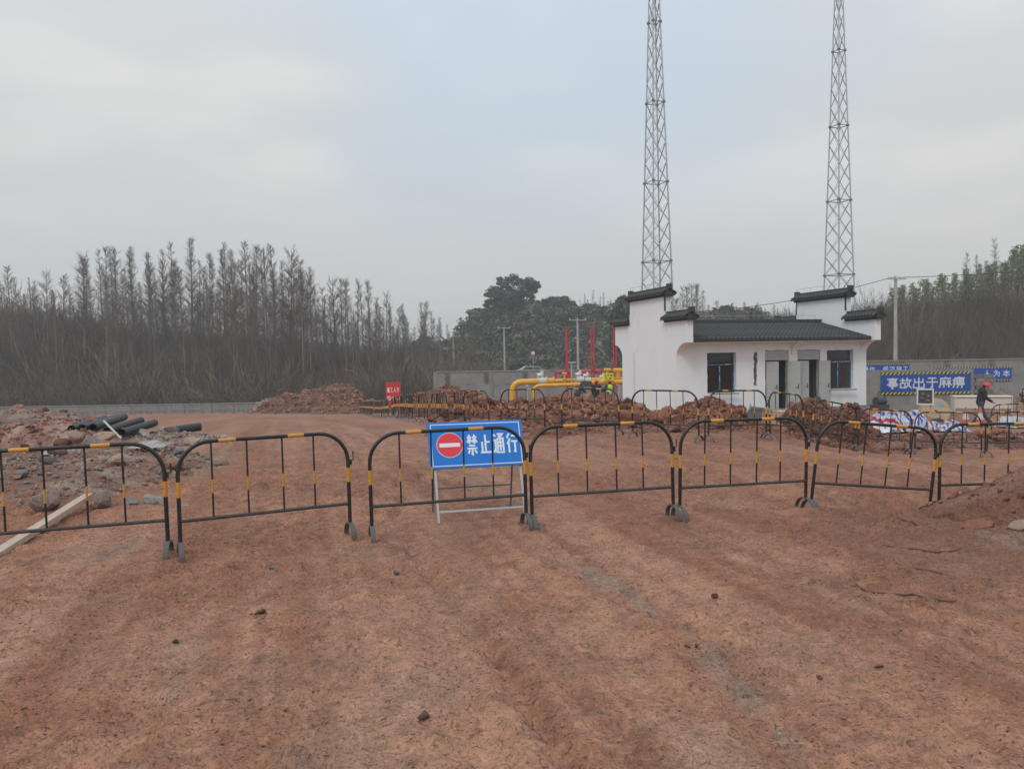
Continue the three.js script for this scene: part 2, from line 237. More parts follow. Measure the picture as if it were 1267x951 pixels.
{
  const xs = axis(-5.6, 5.6, 0.032, [-420, 420], 1.032), zs = axis(-10.2, -2.5, 0.032, [-620, 25], 1.022), nx = xs.length, nz = zs.length;
  const p = new Float32Array(nx * nz * 3), uv = new Float32Array(nx * nz * 2), c = new Float32Array(nx * nz * 3), ix = new Uint32Array((nx - 1) * (nz - 1) * 6);
  let o = 0;
  for (let j = 0; j < nz; j++) for (let i = 0; i < nx; i++) {
    const k = j * nx + i, x = xs[i], z = zs[j]; p[k * 3] = x; p[k * 3 + 1] = groundY(x, z); p[k * 3 + 2] = z; uv[k * 2] = x; uv[k * 2 + 1] = -z;
    const q = soilColor(x, z); for (let m = 0; m < 3; m++) c[k * 3 + m] = q[m] / 0.75;
    if (i && j) { const a = k - nx - 1, b = k - nx, d = k - 1; ix.set([a, d, b, b, d, k], o); o += 6; }
  }
  const g = new THREE.BufferGeometry(); g.setAttribute('position', new THREE.BufferAttribute(p, 3)); g.setAttribute('uv', new THREE.BufferAttribute(uv, 2)); g.setAttribute('color', new THREE.BufferAttribute(c, 3)); g.setIndex(new THREE.BufferAttribute(ix, 1)); g.computeVertexNormals();
  solo('ground', g, soilMat, 'red clay construction yard with tyre tracks and grey gravel patches', 'ground', null, 'structure');
}

// ---------------------------------------------------------------- rocks and heaps
function rockGeo(seed, detail = 1, flat = 0.75) {
  const r = rng(seed), g = mergeVertices(new THREE.IcosahedronGeometry(1, detail).deleteAttribute('uv').deleteAttribute('normal')), p = g.attributes.position, v = V(), planes = [];
  for (let k = 0; k < 12; k++) planes.push([V(r() - 0.5, r() - 0.5, r() - 0.5).normalize(), 0.42 + 0.36 * r()]);
  for (let k = 0; k < p.count; k++) {
    v.fromBufferAttribute(p, k); let m = 1; for (const [n, q] of planes) { const t = v.dot(n); if (t > q) m = Math.min(m, q / t); }
    m *= 0.93 + 0.14 * noise(v.x * 2.5 + seed, v.y * 2.5, v.z * 2.5 + 9); p.setXYZ(k, v.x * m, v.y * m * flat, v.z * m * 0.9);
  }
  const f = toCreasedNormals(g, 0.32), u = []; for (let k = 0; k < f.attributes.position.count; k++) u.push(f.attributes.position.getX(k) * 0.4, f.attributes.position.getY(k) * 0.4 + f.attributes.position.getZ(k) * 0.4);
  f.setAttribute('uv', new THREE.Float32BufferAttribute(u, 2)); return f;
}
const ROCKS = [1, 2, 3, 4, 5, 6].map((s) => rockGeo(s * 7 + 1, 2, 0.72 + 0.04 * s)), CLODS = [1, 2, 3].map((s) => rockGeo(s * 13 + 90, 1, 0.8));
const rockMat = (r, g, b) => new THREE.MeshStandardMaterial({ map: soilMap, bumpMap: soilBump, bumpScale: 0.03, roughness: 0.95, color: C(r / 0.75, g / 0.75, b / 0.75) });
const RED_ROCK = [rockMat(0.225, 0.095, 0.06), rockMat(0.32, 0.16, 0.105), rockMat(0.16, 0.066, 0.042)], GREY_ROCK = [rockMat(0.22, 0.2, 0.185), rockMat(0.30, 0.28, 0.26), rockMat(0.25, 0.185, 0.155)], TAN_ROCK = [rockMat(0.35, 0.25, 0.185), rockMat(0.29, 0.2, 0.155)];
// clay heap: cone-like core with lumps, single rocks as parts, small clods as one part
function heap(name, label, cx, cz, rx, rz, h, o = {}) {
  const { seed = 1, turn = 0, rocks = 20, rockSize = [0.12, 0.3], clods = 400, clodSize = [0.03, 0.09], tones = RED_ROCK, col = [0.15, 0.062, 0.038], col2 = [0.265, 0.125, 0.08], sharp = 1.15, peaks = [[0, 0, 1]], n = 56, lump = 0.5, ridge = false } = o;
  const r = rng(seed * 977), t = thing(name, label, o.category ?? 'earth heap', [cx, broad(cx, cz), cz], turn, o.group), y0 = t.position.y, cs = Math.cos(turn), sn = Math.sin(turn);
  const W = (x, z) => [cx + x * cs + z * sn, cz - x * sn + z * cs];
  const hh = (x, z) => {
    const [wx, wz] = W(x, z), e = Math.hypot(x / rx, z / rz) + 0.22 * (fbm(x * 1.7 / Math.max(rx, rz) * 2 + seed, z * 1.7 / Math.max(rx, rz) * 2, 3) - 0.5); let q = 0;
    for (const [px, pz, ph] of peaks) { const dd = Math.hypot((x - px * rx) / rx, (z - pz * rz) / rz); q = Math.max(q, ph * Math.pow(sat(1 - dd / sharp), 0.9)); }
    if (ridge) q = 1; const body = ridge ? Math.min(sat((1.02 - e) / 0.1), sat(Math.min(1 - Math.abs(z - 0.15 * x) / rz, (x + rx) / (rx * 1.25), (rx * 1.02 - x) / (rx * 0.6)))) : S((1 - e) / 0.42), ln = fbm(x * 2.2 + seed * 3, z * 2.2, 4, seed) - 0.5, l2 = 1 - Math.abs(2 * fbm(x * 5 + seed, z * 5, 3, seed + 9) - 1);
    return broad(wx, wz) - y0 - 0.09 + body * h * (0.25 + 0.75 * q) + body * (lump * 0.55 * h * ln + lump * 0.16 * Math.min(h, 0.9) * l2) + 0.07 * body;
  };
  const p = [], u = [], c = [], ix = [];
  for (let j = 0; j <= n; j++) for (let i = 0; i <= n; i++) {
    const x = (i / n * 2 - 1) * rx * 1.08, z = (j / n * 2 - 1) * rz * 1.08; p.push(x, hh(x, z), z); u.push(x + seed, z);
    const w = S((fbm(x * 3, z * 3, 4, seed + 3) - 0.42) / 0.25), q = mix3(col, col2, w); c.push(q[0] / 0.75, q[1] / 0.75, q[2] / 0.75);
    if (i && j) { const k = j * (n + 1) + i; ix.push(k - n - 2, k - 1, k - n - 1, k - n - 1, k - 1, k); }
  }
  const g = new THREE.BufferGeometry(); g.setAttribute('position', new THREE.Float32BufferAttribute(p, 3)); g.setAttribute('uv', new THREE.Float32BufferAttribute(u, 2)); g.setAttribute('color', new THREE.Float32BufferAttribute(c, 3)); g.setIndex(ix); g.computeVertexNormals();
  part('clay_core', g, soilMat, t);
  const spot = () => { const a = r() * 6.283, q = Math.sqrt(r()) * 0.93; return [Math.cos(a) * q * rx, Math.sin(a) * q * rz]; };
  for (let k = 0; k < rocks; k++) { const [x, z] = spot(), s = lerp(rockSize[0], rockSize[1], Math.pow(r(), 3.2)), m = part('rock', ROCKS[k % 6], tones[Math.floor(r() * tones.length)], t); m.position.set(x, hh(x, z) + s * 0.28, z); m.scale.set(s, s * (0.6 + 0.4 * r()), s * (0.7 + 0.5 * r())); m.rotation.set(r() * 0.9 - 0.45, r() * 6.28, r() * 0.9 - 0.45); }
  if (clods) {
    const list = [], base = C(...mix3(col, col2, 0.4)); for (let k = 0; k < clods; k++) { const [x, z] = spot(), s = lerp(clodSize[0], clodSize[1], Math.pow(r(), 3)); list.push(M4(x, hh(x, z) + s * 0.35, z, r() * 6, r() * 6, r() * 6, s, s * 0.8, s)); }
    const tints = list.map(() => { const q = r(), a = tones[Math.floor(r() * tones.length)].color; return q < 0.5 ? a : C(base.r / 0.75 * (0.7 + 0.6 * q), base.g / 0.75 * (0.7 + 0.6 * q), base.b / 0.75 * (0.7 + 0.6 * q)); });
    stuff('clods', CLODS[seed % 3], CLOD_MAT, list, null, null, t, (k) => tints[k]);
  }
  return t;
}
const CLOD_MAT = new THREE.MeshStandardMaterial({ map: soilMap, roughness: 0.97 });

// ---------------------------------------------------------------- woods
const bark = new THREE.MeshStandardMaterial({ map: tex(256, (u, v) => { const k = 0.12 + 0.09 * P(u * 0.5, v, 16, 4, 5); return [k * 1.05, k * 0.95, k * 0.86]; }, 1), roughness: 0.95 });
const twigMat = mat(0.165, 0.128, 0.102, 0.95), twigPale = mat(0.17, 0.14, 0.115, 0.95), brushMat = mat(0.125, 0.098, 0.08, 1), brushWarm = mat(0.165, 0.12, 0.09, 1);
const leafMat = (r, g, b) => new THREE.MeshPhysicalMaterial({ color: C(r, g, b), roughness: 0.8, side: THREE.DoubleSide, vertexColors: true });
const pineLeaf = leafMat(0.085, 0.105, 0.075), firLeaf = leafMat(0.185, 0.195, 0.10), shrubLeaf = leafMat(0.105, 0.10, 0.075);
const dirOf = (az, up) => V(Math.cos(az) * Math.cos(up), Math.sin(up), Math.sin(az) * Math.cos(up));

function bareConifer(seed, H, spread, thin = 1) {   // leafless tall straight tree with short rising limbs
  const r = rng(seed), tr = new Geo(), br = new Geo(), pts = [], rad = [], ln = (r() - 0.5) * 0.07; let x = 0, z = 0;
  for (let k = 0; k <= 8; k++) { const f = k / 8; pts.push(V(x, f * H - (k ? 0 : 0.4), z)); rad.push(lerp(0.16, 0.018, Math.pow(f, 0.8)) * H / 14); x += (r() - 0.5) * 0.14 + ln * H / 8; z += (r() - 0.5) * 0.14; }
  tr.tube(pts, rad, 7, false);
  const n = Math.round(H * 8.5 * thin);
  for (let k = 0; k < n; k++) {
    const f = lerp(0.14, 0.985, Math.pow(r(), 0.8)), fi = Math.min(7, Math.floor(f * 8)), p = pts[fi].clone().lerp(pts[fi + 1], f * 8 - fi); p.y = f * H;
    const az = r() * 6.283, up = 0.2 + 0.45 * r() + 0.35 * f, L = spread * 1.05 * (1.08 - 0.86 * f) * (0.5 + 0.7 * r()) * (f < 0.35 ? 0.6 + f : 1), d = dirOf(az, up), q = p.clone().addScaledVector(d, L * 0.55), e = q.clone().addScaledVector(dirOf(az + r() * 0.5 - 0.25, up + 0.25), L * 0.5);
    br.tube([p, q, e], [0.024, 0.016, 0.008], 3, false);
    const tw = 6 + Math.floor(r() * 4);
    for (let j = 0; j < tw; j++) { const s = 0.25 + 0.7 * r(), o = s < 0.55 ? p.clone().lerp(q, s / 0.55) : q.clone().lerp(e, (s - 0.55) / 0.45), l = (0.35 + 0.65 * r()) * Math.min(1.2, L * 0.7); br.tube([o, o.clone().addScaledVector(dirOf(az + (r() - 0.5) * 2.2, up + (r() - 0.35) * 1.2), l)], [0.0105, 0.006], 3, false); }
  }
  return [tr.build(), br.build()];
}
function bush(seed, H, n, spread, rad = 0.014) {      // leafless thicket clump
  const r = rng(seed), g = new Geo();
  for (let k = 0; k < n; k++) {
    const az = r() * 6.283, b = V((r() - 0.5) * spread * 0.8, -0.2, (r() - 0.5) * spread * 0.8), L = H * (0.45 + 0.6 * r()), up = 0.35 + 1.0 * r(), m = b.clone().addScaledVector(dirOf(az, up), L * 0.55), e = m.clone().addScaledVector(dirOf(az + r() - 0.5, up - 0.15 + r() * 0.4), L * 0.5);
    g.tube([b, m, e], [rad, rad * 0.7, rad * 0.3], 3, false);
    for (let j = 0; j < 5; j++) { const s = 0.3 + 0.7 * r(), o = s < 0.55 ? b.clone().lerp(m, s / 0.55) : m.clone().lerp(e, (s - 0.55) / 0.45), az2 = az + (r() - 0.5) * 3, l = H * (0.12 + 0.25 * r()), w = o.clone().addScaledVector(dirOf(az2, up + (r() - 0.6) * 0.9), l); g.tube([o, w], [rad * 0.55, rad * 0.25], 3, false); }
  }
  return g.build();
}
function leafCloud(g, r, c, rad, n, size, flat = 0.7, droop = 0) {
  for (let k = 0; k < n; k++) {
    const d = V(r() - 0.5, r() - 0.5, r() - 0.5).normalize(), q = Math.pow(r(), 0.4), p = c.clone().add(V(d.x * rad * q, d.y * rad * flat * q, d.z * rad * q)), a = V(r() - 0.5, (r() - 0.5) * 0.7 - droop, r() - 0.5).normalize(), b = a.clone().cross(V(r() - 0.5, r() - 0.5, r() - 0.5)).normalize(), s = size * (0.6 + 0.8 * r()), v = 0.65 + 0.7 * r();
    g.col = [v, v * (0.95 + 0.1 * r()), v * (0.85 + 0.2 * r())];
    g.tri(p.clone().addScaledVector(a, -s * 0.6), p.clone().addScaledVector(b, s * 0.4), p.clone().addScaledVector(a, s)); g.tri(p.clone().addScaledVector(a, -s * 0.6), p.clone().addScaledVector(a, s), p.clone().addScaledVector(b, -s * 0.4));
  }
}
function evergreen(seed, H, R, o = {}) {              // broad pine: bare lower trunk, rounded layered clumps
  const { clear = 0.35, clumps = 46, leaves = 130, size = 0.3 } = o, r = rng(seed), tr = new Geo(), lf = new Geo(), lean = (r() - 0.5) * 0.12;
  const at = (f) => V(lean * f * H, f * H, 0.03 * H * Math.sin(f * 3)); tr.tube([0, 0.25, 0.5, 0.75, 0.95].map(at).map((p, k) => { if (!k) p.y = -0.4; return p; }), [0.028, 0.022, 0.017, 0.011, 0.004].map((x) => x * H * 0.8), 7, false);
  for (let k = 0; k < clumps; k++) {
    const f = lerp(clear, 1, Math.pow(r(), 0.75)), az = r() * 6.283, w = R * Math.sqrt(sat(1.06 - Math.pow(Math.abs((f - lerp(clear, 1, 0.4)) / (1 - clear)) * 1.45, 2))), q = w * (0.25 + 0.75 * r()), b = at(f * 0.86), c = at(f).add(V(Math.cos(az) * q, 0.05 * H * (r() - 0.5), Math.sin(az) * q));
    tr.tube([b, b.clone().lerp(c, 0.6).add(V(0, -0.2, 0)), c], [0.006 * H, 0.004 * H, 0.0015 * H], 4, false); leafCloud(lf, r, c, R * (0.2 + 0.16 * r()), leaves, size, 0.62);
  }
  return [tr.build(), lf.build()];
}
function plumeFir(seed, H) {                          // slender young evergreen with drooping feathery sprays on a long bare stem
  const r = rng(seed), tr = new Geo(), lf = new Geo(), bend = (r() - 0.5) * 0.8, at = (f) => V(bend * f * f, f * H, 0);
  tr.tube([0, 0.35, 0.7, 1].map(at).map((p, k) => { if (!k) p.y = -0.4; return p; }), [0.06, 0.05, 0.03, 0.008], 5, false);
  for (let k = 0; k < 42; k++) { const f = lerp(0.36, 1, Math.pow(r(), 0.85)), az = r() * 6.283, w = 1.15 * (1.12 - f) + 0.12, b = at(f), q = b.clone().add(V(Math.cos(az) * w * (0.4 + 0.6 * r()), 0.15 - 0.25 * r(), Math.sin(az) * w)); tr.tube([b, q], [0.012, 0.004], 3, false); leafCloud(lf, r, b.clone().lerp(q, 0.7), 0.34, 13, 0.13, 0.7, 0.25); }
  return [tr.build(), lf.build()];
}
function plant(name, kind, mt, ml, x, z, s, turn, label, group, names = ['trunk', 'branches']) {
  const t = thing(name, label, 'tree', [x, broad(x, z), z], turn, group); part(names[0], kind[0], mt, t); part(names[1], kind[1], ml, t); t.scale.setScalar(s); return t;
}
{
  const r = rng(4242), kinds = [[15, 2.3], [16, 1.9], [14, 2.4], [17, 2.5], [13, 2.0], [15.5, 2.7], [12, 2.6], [14.5, 2.1]].map(([h, w], k) => bareConifer(300 + k, h, w, k === 5 ? 1.8 : 0.9 + 0.3 * (k % 3)));
  // the left wood: rows of tall bare trees on the bank behind the low wall; how high the tops stand follows the photograph's skyline
  const spots = [];
  for (let px = -0.72; px < -0.05; px += 0.0068) spots.push([px + (r() - 0.5) * 0.012, 95 + 32 * r()]);
  for (let px = -0.72; px < -0.05; px += 0.0072) spots.push([px + (r() - 0.5) * 0.014, 122 + 26 * r(), 0.9 - 0.32 * r()]);
  for (let px = -0.72; px < -0.1; px += 0.012) spots.push([px + (r() - 0.5) * 0.014, 94 + 22 * r(), 0.72 - 0.3 * r()]);
  for (const [u, dd, low = 1] of spots) {
    const d = dd + (u > -0.2 ? (u + 0.2) * 220 : 0), x = u * d, top = steps(u, [[-0.70, 11.0], [-0.60, 12.2], [-0.50, 14.6], [-0.42, 15.2], [-0.30, 14.2], [-0.2, 9.3], [-0.12, 6.3], [-0.06, 4.6]]), y = broad(x, -d);
    const k = [0, 1, 2, 3, 4, 6, 7][Math.floor(r() * 7)], h0 = [15, 16, 14, 17, 13, 15.5, 12, 14.5][k], h = Math.max(4, (top * low * d) / 105 + 1.7 + (r() - 0.68) * 4.2 - y); if (r() < 0.08 && u < -0.3) continue;
    plant('bare_tree', kinds[k], bark, twigMat, x, -d, h / h0, r() * 6.28, 'tall thin leafless tree in the dense wood behind the low wall', 'bare trees of the left wood');
  }
  for (const [u, d, h, lab] of [[-0.352, 96, 17.2, 'thickest bushy leafless tree of the left wood, right of its middle'], [-0.287, 99, 15.2, 'bushy leafless tree with dark clumps in its top, right end of the tall wood']]) plant('bare_tree', kinds[5], bark, twigMat, u * d, -d, h / 15.5, d, lab, 'bare trees of the left wood');
  plant('bare_tree', kinds[1], bark, twigMat, -0.155 * 128, -128, 0.66, 1, 'lone taller leafless tree above the low right end of the wood', 'bare trees of the left wood');
  // thickets
  const bushes = [0, 1, 2, 3].map((k) => bush(600 + k, 2.6, 22, 2.0, 0.017 + 0.004 * k)), scatter = (n, fx, fz, size, ok = () => true) => { const l = []; for (let k = 0; k < n; k++) { const x = fx(), z = fz(); if (!ok(x, z)) continue; const s = size[0] + (size[1] - size[0]) * r() * (r() < 0.14 ? 1.6 : 0.85); l.push(M4(x, broad(x, z) - 0.1, z, (r() - 0.5) * 0.2, r() * 6.28, (r() - 0.5) * 0.2, s, s * (0.8 + 0.5 * r()), s)); } return l; };
  const tintOf = (seed, a, b) => { const q = rng(seed), l = []; for (let k = 0; k < 9000; k++) { const t = q(), v = q() < 0.09 ? 1.7 : 0.65 + 0.6 * q(); l.push(C(lerp(a[0], b[0], t) * v, lerp(a[1], b[1], t) * v, lerp(a[2], b[2], t) * v)); } return (k) => l[k]; };
  const tw = new THREE.MeshStandardMaterial({ roughness: 1 });
  bushes.forEach((b, k) => stuff('leafless_thicket', b, tw, scatter(1000, () => -2 - 118 * r(), () => -90 - 44 * r() * (0.4 + 0.6 * r()), [0.6, 1.9], (x, z) => x < z * 0.02 && x > z * 0.8), 'grey brown leafless thicket filling the bank under the left wood', 'thicket', scene, tintOf(k + 5, [0.085, 0.066, 0.053], [0.23, 0.17, 0.122])));
  bushes.slice(0, 2).forEach((b, k) => stuff('hillside_brush', b, tw, scatter(1500, () => 34 + 66 * r(), () => -63 - 42 * r(), [0.5, 1.4], (x, z) => x > -z * 0.42), 'dark leafless brush covering the right hillside', 'brush', scene, tintOf(k + 15, [0.07, 0.058, 0.045], [0.19, 0.14, 0.10])));
  // centre hill: dark evergreen scrub with some bare brush, a group of big pines on its crest
  const scrubGeo = [0, 1, 2].map((k) => { const g = new Geo(), q = rng(800 + k); for (let j = 0; j < 9; j++) leafCloud(g, q, V((q() - 0.5) * 2.6, 0.7 + q() * 1.7, (q() - 0.5) * 2.6), 0.8, 60, 0.3, 0.75); return g.build(); });
  scrubGeo.forEach((g, k) => stuff('evergreen_scrub', g, shrubLeaf, scatter(900, () => -26 + 72 * r(), () => -139 - 50 * r(), [0.8, 1.7], (x, z) => x > -20 - (z + 139) * 0.1), 'dark evergreen scrub on the hill behind the grey wall', 'scrub', scene, tintOf(k + 25, [0.6, 0.62, 0.55], [1.15, 1.1, 0.95])));
  stuff('hill_brush', bushes[2], tw, scatter(1500, () => -26 + 100 * r(), () => -136 - 55 * r(), [0.9, 1.8]), 'grey leafless brush between the evergreen scrub of the far hill', 'brush', scene, tintOf(35, [0.12, 0.1, 0.085], [0.17, 0.15, 0.12]));
  const pines = [evergreen(31, 11, 3.6), evergreen(32, 9.5, 3.2), evergreen(33, 7, 2.6, { clear: 0.15 }), evergreen(34, 6, 1.7, { clear: 0.12, clumps: 40 })], G = 'evergreens on the crest of the far hill', N = ['trunk', 'foliage'];
  for (const [u, d, k, top, lab] of [[-0.003, 176, 0, 17.6, 'biggest dark evergreen on the crest of the far hill'], [0.02, 178, 1, 16.4, 'dark evergreen touching the biggest one on its right side'], [-0.018, 174, 1, 14.2, 'shorter evergreen on the left shoulder of the crest group'], [-0.035, 170, 2, 11.6, 'round evergreen on the left slope of the far hill'], [-0.051, 166, 2, 9.4, 'lowest evergreen on the far hill, nearest the bare wood'], [0.055, 182, 2, 13.4, 'evergreen rising over the hill right of the big crest group'], [0.078, 184, 3, 13.6, 'slim evergreen on the hill between big group and white gable'], [0.148, 120, 3, 11.6, 'dark conifer standing just behind the left end of white building'], [0.139, 124, 3, 9.0, 'small conifer left of the one behind the building']]) { const x = u * d, fit = ((top * d) / 176 + 1.7 - broad(x, -d)) / [11, 9.5, 7, 6][k], s = k < 2 || d < 130 ? Math.max(0.5, fit) : Math.min(0.95, Math.max(0.6, fit)); const pt = plant('evergreen_tree', pines[k], bark, pineLeaf, x, -d, s, u * 40, lab, G, N); if (d < 130) { pt.scale.x *= 0.5; pt.scale.z *= 0.5; } }
  // pale bare trees over the roof of the building and right of the hill
  for (let k = 0; k < 26; k++) { const u = 0.20 + 0.16 * (k / 26) + (r() - 0.5) * 0.01, d = 118 + 20 * r(), x = u * d, top = steps(u, [[0.2, 8.6], [0.24, 9.6], [0.26, 7.0], [0.34, 6.2]]), kk = k % 5, h = (top * d) / 120 + 1.7 - broad(x, -d) + (r() - 0.5) * 2; plant('bare_tree', kinds[kk], bark, twigPale, x, -d, Math.max(4, h) / [15, 16, 14, 17, 13][kk], r() * 6, 'pale leafless tree rising behind the tiled roof', 'bare trees behind the roof'); }
  for (let k = 0; k < 9; k++) { const u = 0.09 + 0.045 * (k / 9), d = 186, x = u * d, kk = k % 5; plant('bare_tree', kinds[kk], bark, twigPale, x, -d, 0.4 + 0.14 * r(), r() * 6, 'small leafless tree on the hill crest left of the white gable', 'bare trees on the hill crest'); }
  // right hillside crest: feathery evergreens on bare stems
  const firs = [7, 8, 6.4].map((h, k) => plumeFir(70 + k, h));
  for (let k = 0; k < 88; k++) { const u = 0.468 + 0.22 * (k / 88) + (r() - 0.5) * 0.012, d = 92 + 16 * r(), x = u * d, y = broad(x, -d), top = steps(u, [[0.468, 5.3], [0.50, 7.6], [0.56, 8.7], [0.62, 10.2], [0.66, 12.4], [0.7, 13]]), kk = k % 3, h = Math.max(2.6, (top * d) / 98 + 1.7 - y + (r() - 0.65) * 1.6); plant('feathery_evergreen', firs[kk], bark, firLeaf, x, -d, h / [7, 8, 6.4][kk], r() * 6, 'slender green feathery tree on the crest of the right hillside', 'feathery trees on the right hillside', N); }
  for (let k = 0; k < 5; k++) { const u = 0.585 + 0.012 * k + 0.006 * r(), d = 104, x = u * d; plant('bare_tree', kinds[k], bark, twigPale, x, -d, 0.5 + 0.1 * r(), k, 'leafless tree among the feathery trees of the right crest', 'bare trees on the right crest'); }
}

// ---------------------------------------------------------------- lettering for the signs: strokes on a 100 x 100 square
const GLYPH = {
  jin: '10,18 48,18|29,5 29,48|29,20 10,42|30,22 46,38|54,18 92,18|72,5 72,48|72,20 54,42|73,22 92,42|25,56 75,56|8,69 92,69|50,69 50,96 40,92|30,76 14,92|70,76 88,92', zhi: '50,8 50,88|50,42 86,42|22,40 22,88|5,90 95,90',
  tong: '12,8 24,20|6,36 22,36 22,74 6,93|18,80 32,92 96,93|38,8 84,8 66,20|50,14 66,24|40,28 40,84|40,28 88,28 88,83 80,82|40,46 88,46|40,63 88,63|64,28 64,84', xing: '30,6 8,28|34,30 8,58|22,44 22,96|46,18 90,18|42,44 96,44|74,44 74,92 60,90',
  shi: '8,16 92,16|26,26 74,26 74,40 26,40 26,26|20,50 78,50 78,74 20,74|6,62 94,62|50,4 50,94 38,90', gu: '5,28 48,28|27,8 27,50|10,50 44,50 44,88 10,88 10,50|64,5 54,36|60,26 95,26|86,26 74,62 48,94|58,38 72,66 96,94',
  chu: '50,4 50,90|18,14 18,44 82,44 82,14|10,54 10,90 90,90 90,54', yu: '18,12 82,12|6,44 94,44|52,12 52,90 36,86', ma: '50,3 54,14|10,16 94,16|16,16 14,60 4,94|24,38 54,38|39,26 39,92|39,42 24,70|39,42 54,64|60,38 94,38|76,26 76,92|76,42 58,74|76,42 96,74',
  bi: '52,2 56,12|20,14 95,14|22,14 20,60 8,94|6,26 14,38|4,60 18,50|36,24 86,24 86,54 36,54 36,24|36,39 86,39|61,24 61,54|28,66 96,66|48,58 48,78 36,95|74,58 74,96', wei: '26,8 38,22|10,34 82,34 80,80 68,90|50,6 46,50 10,92|54,52 64,66',
  ben: '8,28 92,28|50,5 50,95|48,30 8,74|52,30 92,74|30,72 70,72', ren: '50,6 46,44 6,92|50,40 94,92', xin: '14,46 8,74|32,36 36,78 46,88 72,88 78,70|50,18 60,40|78,34 92,60',
  cao: '4,28 34,28|20,6 20,90 8,84|4,62 34,52|52,6 80,6 80,22 52,22 52,6|42,32 62,32 62,48 42,48 42,32|70,32 92,32 92,48 70,48 70,32|38,62 96,62|66,54 66,96|64,64 40,90|68,64 96,90', zuo: '28,6 6,46|20,30 20,94|50,6 34,42|46,24 96,24|60,24 60,94|60,46 90,46|60,68 92,68',
  gui: '6,24 44,24|4,48 48,48|26,6 26,48 6,92|28,56 46,80|54,60 54,10 88,10 88,60|70,22 70,56 48,92|74,58 74,86 96,86 96,74', fan: '6,16 94,16|32,6 32,28|66,6 66,28|10,36 20,46|6,54 16,62|8,92 22,70|40,38 84,38 82,62 74,64|40,38 40,86 50,92 90,92 92,76',
  shig: '24,4 28,14|4,20 50,20|22,20 20,56 4,92|22,44 44,44 42,86 32,84|62,4 54,26|58,18 96,18|56,44 90,34 90,62 82,64|72,26 72,74|56,36 56,84 64,92 96,92 96,78', gong: '12,14 88,14|50,14 50,86|4,88 96,88', ru: '34,8 50,14 54,40 94,92|50,36 32,70 6,92', nei: '14,94 14,24 86,24 86,90 74,88|50,6 48,44 26,74|50,44 72,72',
};
function write(c, g, x, y, w, h, lw) { c.lineWidth = lw; c.lineCap = 'butt'; c.lineJoin = 'miter'; for (const s of GLYPH[g].split('|')) { c.beginPath(); s.split(' ').forEach((q, k) => { const [a, b] = q.split(',').map(Number); k ? c.lineTo(x + (a / 100) * w, y + (b / 100) * h) : c.moveTo(x + (a / 100) * w, y + (b / 100) * h); }); c.stroke(); } }
function print(w, h, draw) { const cv = document.createElement('canvas'); cv.width = w; cv.height = h; draw(cv.getContext('2d'), w, h); const t = new THREE.CanvasTexture(cv); t.colorSpace = THREE.SRGBColorSpace; t.magFilter = THREE.LinearFilter; return new THREE.MeshStandardMaterial({ map: t, roughness: 0.5 }); }
const face = (w, h) => { const g = new THREE.PlaneGeometry(w, h); return g; };
const BLUE = '#1f4a9c', stripes = (c, x0, y0, w, h, n) => { c.save(); c.beginPath(); c.rect(x0, y0, w, h); c.clip(); c.fillStyle = '#2a2b2c'; c.fillRect(x0, y0, w, h); c.fillStyle = '#b9b455'; const p = w / n; for (let k = -1; k <= n; k++) { c.beginPath(); c.moveTo(x0 + k * p, y0 + h); c.lineTo(x0 + k * p + p * 0.5, y0); c.lineTo(x0 + k * p + p, y0); c.lineTo(x0 + k * p + p * 0.5, y0 + h); c.fill(); } c.restore(); };
const banner = (glyphs, w, h, n, gap) => print(w, h, (c) => { c.fillStyle = BLUE; c.fillRect(0, 0, w, h); stripes(c, 0, 0, w, h * 0.11, n); stripes(c, 0, h * 0.89, w, h * 0.11, n); c.strokeStyle = '#c9d0d6'; const s = h * 0.54; glyphs.forEach((g, k) => { if (g) write(c, g, gap + k * ((w - 2 * gap) / glyphs.length) + ((w - 2 * gap) / glyphs.length - s) / 2, h * 0.22, s, s, h * 0.062); }); });

// ---------------------------------------------------------------- walls of the compound
function wallRun(name, label, a, b, top, thick, m, o = {}) {   // a, b: [x, z] ends; piers and coping as parts
  const L = Math.hypot(b[0] - a[0], b[1] - a[1]), t = thing(name, label, 'wall', [a[0], 0, a[1]], Math.atan2(-(b[1] - a[1]), b[0] - a[0])), low = Math.min(broad(...a), broad(...b), broad((a[0] + b[0]) / 2, (a[1] + b[1]) / 2)) - 0.3, n = Math.max(1, Math.round(L / (o.bay ?? 4)));
  t.position.y = low;
  for (let k = 0; k < n; k++) part('panel', new Geo().box(((k + 0.5) * L) / n, (top - low) / 2, 0, L / n - 0.02, top - low, thick), m, t);
  for (let k = 0; k <= n; k++) if (o.pier) part('pier', new Geo().box((k * L) / n, (top - low) / 2 + 0.02, 0, 0.3, top - low + 0.04, thick + 0.08), o.pierMat ?? m, t);
  if (o.coping) part('coping', new Geo().box(L / 2, top - low + 0.06, 0, L + 0.1, 0.08, thick + 0.1), o.copeMat ?? m, t);
  return t;
}
wallRun('compound_wall', 'stained grey concrete wall behind the yellow pipes', [-5.9, -60], [33, -57.5], 0.36, 0.24, M.concrete, { bay: 4.4, pier: true, coping: true, pierMat: M.render, copeMat: M.render });
wallRun('compound_wall', 'long grey rear wall below the right hillside, behind the slogan wall', [20.5, -55], [48, -53], 0.70, 0.24, M.concrete, { bay: 5.5, coping: true, copeMat: M.render });
